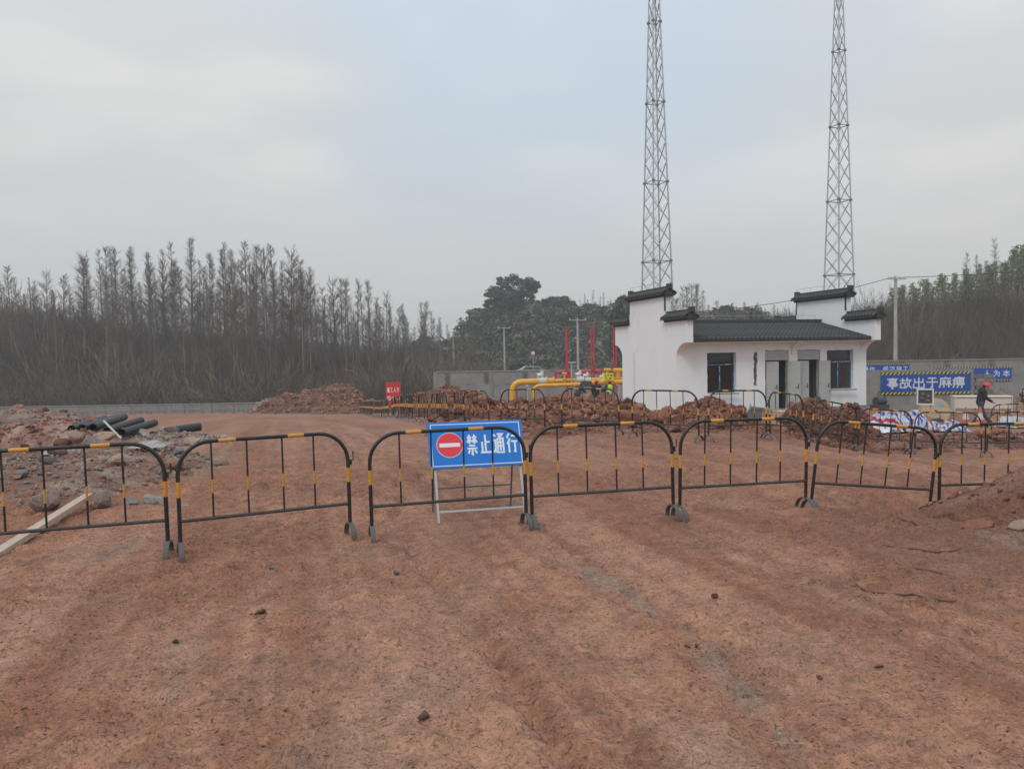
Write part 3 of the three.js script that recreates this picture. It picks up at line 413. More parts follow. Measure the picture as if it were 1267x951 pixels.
{ // nearer wall that carries the big slogan, with an unplastered brick end
  const t = wallRun('slogan_wall', 'plastered grey wall right of the white building, carrying the big blue slogan', [19.2, -43], [25.1, -42.2], 0.46, 0.24, M.render, { bay: 6 });
  const L = Math.hypot(5.9, 0.8), r = rng(8), bm = [rockMat(0.22, 0.2, 0.18), rockMat(0.29, 0.26, 0.23), rockMat(0.18, 0.16, 0.15)];
  for (let j = 0; j < 13; j++) for (let k = 0; k < 2; k++) { const b = part('brick', new Geo().box(0, 0, 0, 0.47, 0.19, 0.24), bm[Math.floor(r() * 3)], t); b.position.set(L + 0.25 + k * 0.49 + (j % 2) * 0.12, 0.3 + j * 0.205, (r() - 0.5) * 0.02); }
}
function slogan(label, m, w, h, x, y, z, turn, roll = 0) { const t = thing('slogan_board', label, 'sign', [x, y, z], turn); t.rotation.z = roll; part('board', new Geo().box(0, 0, -0.03, w, h, 0.05), M.filmBlue, t); const f = part('printed_face', face(w, h), m, t); f.position.z = 0.002; return t; }
slogan('big blue slogan board with six white characters and striped edges', banner(['shi', 'gu', 'chu', 'yu', 'ma', 'bi'], 1024, 276, 22, 60), 4.62, 1.22, 22.6, -0.27, -42.347, -0.1348, 0.004);
slogan('far blue slogan board half hidden beside the white building corner', banner(['xin', 'cao', 'zuo', null, 'gui', 'fan', 'shig', 'gong'], 1024, 200, 26, 10), 3.7, 0.85, 26.0, 0.16, -54.41, -0.0726);
slogan('far blue slogan board ending in two white characters behind the walking man', banner([null, null, null, null, null, 'ren', 'wei', 'ben'], 1024, 196, 26, 10), 5.2, 1.0, 32.1, -0.24, -53.955, -0.0726);
wallRun('low_wall', 'low pale concrete wall along the foot of the left wood', [-100, -88], [-8, -86], -3.3, 0.35, M.render, { bay: 12, coping: true });

// ---------------------------------------------------------------- the white house with stepped gables
{
  const t = thing('white_house', 'white single storey house with stepped black tiled gables', 'house', [6.9, -0.95, -32.5], 0.2793), L = 9.53, D = 5.48;
  const rect = (x0, x1, y0, y1) => [[x0, y0], [x1, y0], [x1, y1], [x0, y1]], r = rng(55);
  const jag = (x0, x1, y0, y1, e) => { const p = [], n = 14; for (let k = 0; k <= n; k++) p.push([lerp(x0, x1, k / n), y0]); for (let k = 1; k <= n; k++) p.push([x1 + (r() - 0.5) * e, lerp(y0, y1, k / n)]); for (let k = 1; k <= n; k++) p.push([lerp(x1, x0, k / n), y1 + (r() - 0.5) * e]); for (let k = 1; k < n; k++) p.push([x0 + (r() - 0.5) * e, lerp(y1, y0, k / n)]); return p; };
  const winL = [1.45, 2.85, 0.84, 2.56], winR = [7.43, 8.84, 0.84, 2.58], doorA = [4.28, 5.46, 0.02, 2.62], doorB = [5.90, 7.07, 0.02, 2.62];
  const front = part('front_wall', extrude([[0.3, -0.3], [L - 0.3, -0.3], [L - 0.3, 3.1], [0.3, 3.1]], 0.24, [jag(...winL, 0.02), jag(...winR, 0.025), jag(...doorA, 0.03), jag(...doorB, 0.03), jag(3.72, 3.88, 1.1, 2.56, 0.07)]), M.white, t); front.position.z = -0.24;
  part('mortar_patch', new Geo().box(3.8, 1.83, -0.085, 0.3, 1.6, 0.04), M.mortar, t);
  part('rear_wall', new Geo().box(L / 2, 1.4, -D + 0.12, L - 0.6, 3.4, 0.24), M.white, t); part('floor_slab', new Geo().box(L / 2, -0.1, -D / 2, L - 0.6, 0.2, D - 0.48), M.mortar, t);
  part('ceiling', new Geo().box(L / 2, 3.02, -D / 2, L - 0.6, 0.08, D - 0.48), M.interior, t); for (const x of [3.9, 5.68, 7.2]) part('partition', new Geo().box(x, 1.5, -D / 2 - 0.13, 0.12, 2.95, D - 0.75), M.interior, t);
  // gable walls: stepped outline with a corbelled curve at each end
  const gs = new THREE.Shape(); gs.moveTo(0, -0.3); gs.lineTo(0, 2.42); gs.bezierCurveTo(-0.02, 2.75, -0.42, 2.93, -0.62, 2.98); gs.lineTo(-0.9, 3.0); gs.lineTo(-0.9, 3.9); gs.lineTo(1.0, 3.9); gs.lineTo(1.0, 5.0); gs.lineTo(4.6, 5.0); gs.lineTo(4.6, 3.9); gs.lineTo(6.3, 3.9); gs.lineTo(6.3, 3.0); gs.lineTo(6.1, 2.98); gs.bezierCurveTo(5.9, 2.93, 5.5, 2.75, 5.48, 2.42); gs.lineTo(5.48, -0.3);
  const gg = new THREE.ExtrudeGeometry(gs, { depth: 0.3, bevelEnabled: false, curveSegments: 12 }); gg.rotateY(Math.PI / 2);   // shape x runs to -z, depth to +x
  const cover = (len, n) => { const g = new Geo(); for (let k = 0; k < n; k++) { const s0 = (k / n) * len, s1 = s0 + len / n + 0.03; halfTube(g, s0, s1, 0.084, 0.07, k * 0.0); } return g; };
  function halfTube(g, z0, z1, r0, r1) { const n = 6, row = []; for (const [z, q] of [[z0, r0], [z1, r1]]) { const a = []; for (let j = 0; j <= n; j++) { const w = (j / n) * Math.PI, d = V(Math.cos(w), Math.sin(w), 0); a.push(g.vert(V(d.x * q, d.y * q, -z), d, j * 0.04, z)); } row.push(a); } for (let j = 0; j < n; j++) g.i.push(row[0][j], row[1][j + 1], row[0][j + 1], row[0][j], row[1][j], row[1][j + 1]); const c = g.vert(V(0, 0, -z0), V(0, 0, 1), 0, 0), f = []; for (let j = 0; j <= n; j++) { const w = (j / n) * Math.PI; f.push(g.vert(V(Math.cos(w) * r0, Math.sin(w) * r0, -z0), V(0, 0, 1), 0, 0)); } for (let j = 0; j < n; j++) g.i.push(c, f[j], f[j + 1]); }
  const capRow = cover(0.36, 2).build(), disc = new Geo().tube([[0, 0, 0.004], [0, 0, -0.03]], 0.058, 8).build(), drip = extrude([[-0.075, 0.02], [0.075, 0.02], [0.05, -0.05], [0, -0.085], [-0.05, -0.05]], 0.015);
  const cap = (parent, x, s0, s1, y, blocks) => {   // small tiled roof over one step of a gable
    const c = new THREE.Group(); c.name = 'gable_cap'; c.position.set(x, y, 0); parent.add(c); const len = s1 - s0, mid = -(s0 + s1) / 2;
    part('fascia', new Geo().box(0, 0.05, mid, 0.40, 0.10, len), M.tileDark, c).castShadow = true; part('eave_course', new Geo().box(0, 0.125, mid, 0.58, 0.05, len + 0.06), M.tile, c);
    part('core', new Geo().box(0, 0.22, mid, 0.30, 0.14, len), M.tileDark, c); part('ridge', new Geo().box(0, 0.40, mid, 0.16, 0.12, len + 0.04, 0.012), M.tileDark, c); part('ridge_band', new Geo().box(0, 0.315, mid, 0.2, 0.05, len), M.tile, c);
    for (const [s, on] of [[s0, blocks[0]], [s1, blocks[1]]]) if (on) { part('ridge_end', new Geo().box(0, 0.44, -s, 0.2, 0.22, 0.24, 0.015), M.tileDark, c); }
    const n = Math.round(len / 0.2); for (const side of [-1, 1]) { const g = new Geo(), d = new Geo(); for (let k = 0; k < n; k++) { const z = -(s0 + ((k + 0.5) * len) / n); g.add(capRow, M4(side * 0.36, 0.15, z, 0, side * Math.PI / 2, 0, 1).multiply(M4(0, 0, 0, 0.52, 0, 0, 1))); g.add(disc, M4(side * 0.362, 0.15, z, 0, side * Math.PI / 2, 0, 1)); d.add(drip, M4(side * 0.335, 0.13, z - len / n / 2, 0, side * Math.PI / 2, 0, 1)); } part('tile_course', g, M.tile, c); part('drip_course', d, M.tile, c); }
    return c;
  };
  for (const x of [0, L - 0.3]) {
    const w = part('gable_wall', gg, M.white, t); w.position.x = x;
    cap(t, x + 0.15, -1.05, 1.0, 3.9, [1, 0]); cap(t, x + 0.15, 0.85, 4.75, 5.0, [1, 1]); cap(t, x + 0.15, 4.6, 6.42, 3.9, [0, 1]);
    for (const s of [1.0, 4.6]) part('edge_trim', new Geo().box(x + 0.012, 4.7, -s + (s < 2 ? -0.01 : 0.01), 0.05, 0.6, 0.07), M.tileDark, t);
  }
  // main roof: sheathing slabs, cover tile rows, ridge
  const s0 = -0.66, y0 = 3.1, s1 = D / 2, y1 = 3.88, run = Math.hypot(s1 - s0, y1 - y0), pitch = Math.atan2(y1 - y0, s1 - s0), x0 = 0.3, x1 = L - 0.3, n = 43, row = cover(run, 14).build();
  for (const side of [0, 1]) {
    const sl = new THREE.Group(); sl.name = side ? 'rear_roof_slope' : 'roof_slope'; sl.position.set(side ? x0 + x1 : 0, y0, side ? -(D - s0) : -s0); sl.rotation.order = 'YXZ'; sl.rotation.y = side ? Math.PI : 0; sl.rotation.x = pitch; t.add(sl);
    part('sheathing', new Geo().box((x0 + x1) / 2, -0.05, -run / 2, x1 - x0, 0.08, run), M.tileDark, sl); const dg = new Geo(), pg = new Geo();
    for (let k = 0; k < n; k++) { const x = x0 + ((k + 0.5) * (x1 - x0)) / n; const m = part('tile_row', row, M.tile, sl); m.position.set(x, 0.005 + (r() - 0.5) * 0.012, 0.03); m.rotation.z = (r() - 0.5) * 0.02; part('tile_end', disc, M.tile, m).position.z = 0.02; if (k < n - 1) { dg.add(drip, M4(x + (x1 - x0) / n / 2, -0.01, 0.03, 0, 0, 0, 1)); for (let j = 0; j < 12; j++) pg.box(x + (x1 - x0) / n / 2, -0.003 + 0.004 * (j % 2), -(j + 0.5) * run / 12, 0.1, 0.014, run / 12 * 0.92); } }
    part('drip_course', dg, M.tile, sl); part('pan_tiles', pg, M.tile, sl);
  }
  part('ridge', new Geo().box((x0 + x1) / 2, y1 + 0.1, -s1, x1 - x0, 0.2, 0.2, 0.015), M.tileDark, t); part('soffit', new Geo().box((x0 + x1) / 2, 3.0, 0.3, x1 - x0, 0.05, 0.62), M.white, t);
  // lightning rods along ridge and caps
  const rod = (pts, posts, y) => { const g = new Geo(); g.tube(pts, 0.008, 4); for (const p of posts) g.tube([[p[0], y, p[2]], p], 0.008, 4); part('lightning_rod', g, M.galv, t); };
  { const a = [], b = []; for (let k = 0; k <= 9; k++) { const x = lerp(x0 + 0.3, x1 - 0.3, k / 9); b.push([x, y1 + 0.38, -s1]); } rod([b[0], b[9]], b, y1 + 0.15); for (const x of [0.15, L - 0.15]) { const q = [0.8, 1.9, 2.8, 3.7, 4.8].map((s) => [x, 5.68, -s]); rod([[x, 5.85, -5.0], ...q.slice().reverse()], q, 5.45); const w = [-0.8, 0, 0.8].map((s) => [x, 4.56, -s]); rod(w, w, 4.3); } }
  // corbels under the eaves
  const cs = new THREE.Shape(); cs.moveTo(0, 0.05); cs.lineTo(0, -0.55); cs.lineTo(0.06, -0.55); cs.bezierCurveTo(0.08, -0.2, 0.3, -0.05, 0.55, 0.0); cs.lineTo(0.55, 0.05); const cg = new THREE.ExtrudeGeometry(cs, { depth: 0.2, bevelEnabled: false }); cg.rotateY(-Math.PI / 2);
  { const m = part('corbel', cg, M.white, t); m.position.set(5.78, 2.94, 0.002); m.scale.set(1, 0.9, 1); }
  // windows: opening in shadow, aluminium frame in peeling blue film, two sashes and an upper light
  for (const [a, b, c, d] of [winL, winR]) {
    const w = new THREE.Group(); w.name = 'window'; w.position.set(0, 0, -0.17); t.add(w); const ym = lerp(c, d, 0.70), xm = (a + b) / 2, bar = (x, y, sx, sy, m = M.filmBlue) => part('frame_bar', new Geo().box(x, y, 0, sx, sy, 0.05), m, w);
    bar(xm, c + 0.025, b - a, 0.05, M.darkMetal); bar(xm, d - 0.02, b - a, 0.04, M.darkMetal); bar(a + 0.02, (c + d) / 2, 0.04, d - c - 0.1, M.darkMetal); bar(b - 0.05, (c + ym) / 2, 0.05, ym - c - 0.1); bar(xm, ym, b - a - 0.09, 0.055); bar(xm - 0.02, (c + ym) / 2, 0.055, ym - c - 0.12);
    const film = new Geo(); for (let k = 0; k < 16; k++) { const h = 0.03 + 0.09 * r(), p = r(); p < 0.45 ? film.box(lerp(a + 0.1, b - 0.1, r()), ym + (r() - 0.5) * 0.03, 0.028, h, 0.022, 0.004) : film.box((p < 0.75 ? xm - 0.02 : b - 0.05) + (r() - 0.5) * 0.025, lerp(c + 0.1, ym - 0.05, r()), 0.028, 0.02, h, 0.004); } part('film_scraps', film, M.offWhite, w);
    for (const [x, y, sx, sy] of [[(a + xm) / 2, (c + ym) / 2, xm - a - 0.09, ym - c - 0.12], [(xm + b) / 2 - 0.02, (c + ym) / 2, b - xm - 0.1, ym - c - 0.12], [xm, (ym + d) / 2, b - a - 0.1, d - ym - 0.1]]) part('pane', new Geo().box(x, y, -0.02, sx, sy, 0.006), M.glass, w);
    part('sill', new Geo().box(xm, c - 0.03, 0.2, b - a - 0.03, 0.05, 0.1), M.render, t);
  }
  // doors: grey steel double doors with a blank upper panel; the right leaf of each swung open
  for (const [[a, b, c, d], right, left] of [[doorA, 2.55, 0.35], [doorB, 2.95, 0.05]]) {
    const dr = new THREE.Group(); dr.name = 'double_door'; dr.position.set(0, 0, 0); t.add(dr); const lt = 2.14;
    part('upper_panel', new Geo().box((a + b) / 2, (lt + d) / 2 + 0.01, -0.06, b - a - 0.03, d - lt - 0.06, 0.05, 0.006), M.door, dr); part('frame', new Geo().box(a + 0.03, 1.08, -0.1, 0.05, 2.1, 0.08).box(b - 0.03, 1.08, -0.1, 0.05, 2.1, 0.08), M.door, dr);
    const w = (b - a) / 2 - 0.06; for (const [hx, sw, s] of [[a + 0.05, left, 1], [b - 0.05, right, -1]]) { const lf = part('door_leaf', new Geo().box(s * w / 2, 1.08, 0, w, 2.1, 0.045, 0.005), M.door, dr); lf.position.set(hx, 0, -0.01); lf.rotation.y = -s * sw; part('handle', new Geo().tube([[s * (w - 0.08), 1.0, s * 0], [s * (w - 0.08), 1.0, -0.07], [s * (w - 0.2), 1.0, -0.07]], 0.012, 5).tube([[s * (w - 0.08), 1.0, 0], [s * (w - 0.08), 1.0, 0.07], [s * (w - 0.2), 1.0, 0.07]], 0.012, 5).box(s * (w - 0.08), 1.03, 0, 0.04, 0.2, 0.06), M.darkMetal, lf); }
  }
  part('conduit', new Geo().tube([[-0.03, 0.1, -4.1], [-0.03, 2.6, -4.1]], 0.03, 6), M.offWhite, t); part('step', new Geo().box(5.7, 0.0, 0.5, 3.4, 0.16, 0.95, 0.02), M.render, t); part('plinth', new Geo().box(L / 2, -0.1, 0.07, L, 0.35, 0.14), M.render, t);
}

// ---------------------------------------------------------------- lattice towers
function tower(label, x, z, H, half, turn) {
  const y = broad(x, z), t = thing('lattice_tower', label, 'tower', [x, y, z], turn, 'steel lattice towers behind the house'), w = (h) => lerp(half, 0.07, h / H), cor = (k, h) => { const q = w(h); return V(k === 0 || k === 3 ? -q : q, h, k < 2 ? -q : q); };
  for (let k = 0; k < 4; k++) { part('leg', new Geo().tube([cor(k, 0), cor(k, H)], [0.048, 0.032], 6), M.galv, t); part('footing', new Geo().box(cor(k, 0).x, -0.05, cor(k, 0).z, 0.4, 0.3, 0.4), M.render, t); }
  let h = 0, n = 0; while (h < H - 0.6) {
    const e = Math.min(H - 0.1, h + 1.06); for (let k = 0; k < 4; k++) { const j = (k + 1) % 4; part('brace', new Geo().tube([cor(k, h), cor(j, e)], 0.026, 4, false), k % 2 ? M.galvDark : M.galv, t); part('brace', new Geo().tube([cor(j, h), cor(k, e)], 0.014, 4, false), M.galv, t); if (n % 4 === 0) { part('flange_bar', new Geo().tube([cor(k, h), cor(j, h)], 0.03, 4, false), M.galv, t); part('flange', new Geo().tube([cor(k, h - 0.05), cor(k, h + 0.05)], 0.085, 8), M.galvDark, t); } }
    h = e; n++;
  }
  const bolts = new Geo(); for (let q = 1.5; q < H - 1; q += 0.4) { const c = cor(2, q); bolts.tube([c, c.clone().add(V(0.13, 0, 0.05))], 0.008, 3); } tag(part('step_bolts', bolts, M.galv, t), null, null, null, 'stuff');
  part('finial', new Geo().tube([[0, H - 0.3, 0], [0, H + 2, 0]], [0.04, 0.01], 6), M.galv, t);
}
tower('nearer steel lattice tower rising behind the left gable of the white house', 7.95, -42.2, 27.5, 0.76, 0.384);
tower('farther steel lattice tower rising behind the right gable of the white house', 19.0, -45, 27.5, 0.76, 0.384);

// ---------------------------------------------------------------- utility poles and wires
function utilityPole(label, x, z, top, arms) {
  const y = broad(x, z), t = thing('utility_pole', label, 'pole', [x, y, z], 0.1, 'utility poles'); part('shaft', new Geo().tube([[0, -0.3, 0], [0, top - y, 0]], [0.17, 0.11], 9), M.pole, t);
  for (const [dy, w] of arms) { const a = part('crossarm', new Geo().box(0, top - y - dy, 0.14, w, 0.09, 0.09), M.galv, t); for (const s of [-0.45, 0, 0.45]) part('insulator', new Geo().tube([[s * w, top - y - dy + 0.04, 0.14], [s * w, top - y - dy + 0.24, 0.14]], [0.06, 0.035], 6), M.offWhite, a); }
}
utilityPole('pale concrete utility pole on the right, in front of the hillside', 29.7, -60, 7.2, [[0.25, 1.5]]);
utilityPole('concrete utility pole left of the tallest evergreen, above the grey wall', -1.0, -110, 5.5, [[0.1, 1.8]]);
utilityPole('tall concrete utility pole just left of the red vents', 7.7, -90, 5.6, [[0.1, 2.0]]);
utilityPole('farthest utility pole with two crossarms at the edge of the bare wood', -9.7, -130, 5.6, [[0.1, 1.9], [0.75, 2.4]]);
function wire(label, a, b, sag, r = 0.022) { const p = []; for (let k = 0; k <= 14; k++) { const f = k / 14; p.push(V(lerp(a[0], b[0], f), lerp(a[1], b[1], f) - sag * 4 * f * (1 - f), lerp(a[2], b[2], f))); } solo('overhead_wire', new Geo().tube(p, r, 4), M.wire, label, 'wire', 'overhead wires'); }
wire('overhead wire running from the right pole off the right edge', [29.9, 7.05, -59.85], [62, 9.6, -66], 0.4); wire('second overhead wire beside it running off the right edge', [29.2, 7.05, -59.85], [61, 9.9, -67], 0.5);
wire('overhead wire dropping from the right pole to the left behind the house', [29.2, 7.05, -59.85], [12.6, 4.6, -58], 0.5); wire('thin wire between the far poles left of the red vents', [-1.5, 5.6, -109.9], [7.2, 5.7, -89.9], 0.4, 0.018); wire('thin wire between the two farthest poles', [-9.7, 5.7, -129.9], [-1.5, 5.6, -109.9], 0.4, 0.018);

// ---------------------------------------------------------------- gas pipes and red vents behind the clay heap
{
  const t = thing('yellow_pipework', 'yellow gas pipework with grey valves behind the clay heap', 'pipework', [0, -2.35, -52]), gy = 2.35, Y = (w) => w + gy;   // local height from world height
  part('main_pipe', new Geo().tube([[0.05, Y(-2.2), 0], [0.05, Y(-0.75), 0], [0.09, Y(-0.52), 0], [0.22, Y(-0.34), 0], [0.42, Y(-0.22), 0], [0.68, Y(-0.18), 0], [1.7, Y(-0.16), 0]], 0.215, 14), M.yellow, t);
  part('main_pipe', new Geo().tube([[2.35, Y(-0.15), 0], [2.75, Y(-0.15), 0]], 0.215, 14), M.yellow, t);
  part('branch_pipe', new Geo().tube([[1.45, Y(-2.2), 0.9], [1.45, Y(-0.75), 0.9], [1.5, Y(-0.56), 0.9], [1.66, Y(-0.44), 0.9], [1.9, Y(-0.4), 0.9], [5.2, Y(-0.36), 0.9]], 0.125, 12), M.yellow, t);
  part('header_pipe', new Geo().tube([[2.75, Y(-0.15), 0], [7.6, Y(-0.1), 0]], 0.14, 12), M.yellow, t); part('header_pipe', new Geo().tube([[5.2, Y(-0.28), 0.9], [8.2, Y(-0.24), 0.9]], 0.17, 12), M.yellow, t);
  for (const [x, y, z, r] of [[1.72, -0.16, 0, 0.32], [2.33, -0.15, 0, 0.32], [2.8, -0.15, 0, 0.28], [5.2, -0.32, 0.9, 0.24], [4.2, -0.38, 0.9, 0.19], [5.7, -0.27, 0.9, 0.25], [6.6, -0.26, 0.9, 0.25], [7.2, -0.1, 0, 0.24]]) part('flange', new Geo().tube([[x - 0.04, Y(y), z], [x + 0.04, Y(y), z]], r, 14), M.yellow, t);
  for (const [x, y, z, s] of [[2.03, -0.15, 0, 1], [4.55, -0.1, 0.3, 0.9], [5.05, -0.15, 0.1, 0.8], [6.05, -0.2, 0.7, 0.75]]) { const v = new THREE.Group(); v.name = 'valve'; v.position.set(x, Y(y), z); v.scale.setScalar(s); t.add(v); part('valve_body', new Geo().tube([[-0.27, 0, 0], [-0.2, 0, 0], [0, 0, 0], [0.2, 0, 0], [0.27, 0, 0]], [0.3, 0.24, 0.3, 0.24, 0.3], 12), M.valve, v); part('actuator', new Geo().tube([[0, 0.2, 0], [0, 0.42, 0]], 0.07, 8).tube([[-0.33, 0.42, 0], [0.05, 0.42, 0]], 0.13, 10).tube([[0, 0.45, 0], [0, 0.72, 0]], [0.14, 0.09], 10), M.offWhite, v); }
  for (const [x, h, hh] of [[3.5, 0.35, 0.16], [6.35, 0.55, 0.22], [7.05, 0.5, 0.3], [7.75, 0.42, 0.2]]) part('riser', new Geo().tube([[x, Y(-0.3), 0.5], [x, Y(h), 0.5]], hh * 0.42, 10).tube([[x - hh, Y(h), 0.5], [x + hh, Y(h), 0.5]], hh * 0.5, 10).tube([[x, Y(-0.05), 0.5], [x, Y(0.02), 0.5]], hh, 12), M.yellow, t);
  for (const x of [1.0, 2.9, 4.1, 5.6, 6.9, 7.7]) part('support', new Geo().box(x, Y(-1.3), 0.45, 0.1, 1.9, 0.1).box(x, Y(-0.42), 0.45, 0.14, 0.06, 1.3), M.galv, t);
  const s = part('warning_plate', new Geo().box(6.32, Y(0.1), 1.2, 0.66, 0.5, 0.03), M.signYellow, t); const sf = part('warning_print', face(0.64, 0.48), print(128, 96, (c) => { c.fillStyle = '#d8d41e'; c.fillRect(0, 0, 128, 96); c.strokeStyle = '#222'; write(c, 'zhi', 14, 12, 28, 30, 5); write(c, 'yu', 50, 12, 28, 30, 5); write(c, 'chu', 88, 12, 28, 30, 5); write(c, 'gong', 20, 54, 36, 30, 5); write(c, 'ben', 70, 54, 36, 30, 5); }), s); sf.position.set(6.32, Y(0.1), 1.22);
  part('gauge_board', new Geo().box(4.85, Y(-0.33), 1.3, 0.75, 0.36, 0.05), M.darkMetal, t); part('lamp_post', new Geo().tube([[4.0, Y(-2.2), 0.2], [4.0, Y(1.05), 0.2]], 0.05, 6).box(4.05, Y(1.08), 0.2, 0.5, 0.09, 0.2), M.galv, t);
}
function vent(label, x, z, top, twin, arm) {
  const y = broad(x, z), t = thing('red_vent_stack', label, 'vent pipe', [x, y, z], 0, 'red vent stacks'), h = top - y, b = 0.05 - y;
  for (const s of twin ? [-0.085, 0.085] : [0]) part('stack', new Geo().tube([[s, 0.0, 0], [s, h, 0]], twin ? 0.05 : 0.08, 9), M.red, t);
  part('manifold', new Geo().tube([[arm[0], b + 0.35, 0], [arm[1], b + 0.35, 0]], 0.085, 8).tube([[arm[0], b + 0.35, 0], [arm[0] * 1.02, b - 0.1, 0]], 0.1, 8).tube([[arm[1], b + 0.35, 0], [arm[1], b - 0.25, 0]], 0.11, 8), M.red, t);
  for (const q of [arm[0] * 0.6, arm[1] * 0.6]) part('valve_wheel', new Geo().tube([[q - 0.05, b + 0.35, 0.04], [q + 0.05, b + 0.35, 0.04]], 0.17, 10).tube([[q, b + 0.35, 0], [q, b + 0.35, 0.25]], 0.06, 6), M.red, t);
  part('tie_band', new Geo().tube([[0, b + 0.5, 0], [0, b + 0.56, 0]], twin ? 0.2 : 0.17, 10), M.red, t); part('support_column', new Geo().box(arm[1] * 0.35, (b + 0.3) / 2, -0.15, 0.16, b + 0.3, 0.16), M.galv, t);
}
vent('leftmost single red vent stack beside the far utility pole', 3.85, -54, 3.4, false, [-0.8, 0.12]); vent('middle red vent stack of twin pipes', 5.65, -54, 3.55, true, [-0.85, 0.55]); vent('rightmost red vent stack, partly behind the white gable', 7.2, -54, 3.6, true, [-0.7, 0.75]);

// ---------------------------------------------------------------- people
function skinField(bones, res, k = 0.05) {      // bones: [ax,ay,az, bx,by,bz, ra, rb]; one smooth surface, 2 m cube centred at 0.95 m height
  const mc = new MarchingCubes(res, new THREE.MeshBasicMaterial(), false, false, 120000); mc.isolation = 0; const f = mc.field; f.fill(-1);
  const cell = 2 / res;
  for (let z = 0; z < res; z++) for (let y = 0; y < res; y++) for (let x = 0; x < res; x++) {
    const px = x * cell - 1, py = y * cell - 1 + 0.95, pz = z * cell - 1; let d = 1;
    for (const [ax, ay, az, bx, by, bz, ra, rb] of bones) { const dx = bx - ax, dy = by - ay, dz = bz - az, l = dx * dx + dy * dy + dz * dz || 1e-9, t = sat(((px - ax) * dx + (py - ay) * dy + (pz - az) * dz) / l), q = Math.hypot(px - ax - dx * t, py - ay - dy * t, pz - az - dz * t) - lerp(ra, rb, t), h = Math.max(k - Math.abs(d - q), 0) / k; d = Math.min(d, q) - h * h * k * 0.25; }
    f[z * res * res + y * res + x] = -d;
  }
  mc.update(); const n = mc.count, p = new Float32Array(n * 3), nn = new Float32Array(n * 3);
  for (let i = 0; i < n; i++) { for (let c = 0; c < 3; c++) { p[i * 3 + c] = mc.positionArray[i * 3 + c] + (c === 1 ? 0.95 : 0); nn[i * 3 + c] = mc.normalArray[i * 3 + c]; } }
  let g = new THREE.BufferGeometry(); g.setAttribute('position', new THREE.BufferAttribute(p, 3)); g = mergeVertices(g, 1e-4); g.computeVertexNormals(); const nm = g.attributes.normal, ps = g.attributes.position; let out = 0; for (let i = 0; i < ps.count; i += 37) out += nm.getY(i) * (ps.getY(i) - 0.9); if (out < 0) { for (let i = 0; i < nm.count; i++) nm.setXYZ(i, -nm.getX(i), -nm.getY(i), -nm.getZ(i)); const ix = g.index; for (let i = 0; i < ix.count; i += 3) { const a = ix.getX(i); ix.setX(i, ix.getX(i + 2)); ix.setX(i + 2, a); } }
  return g;
}
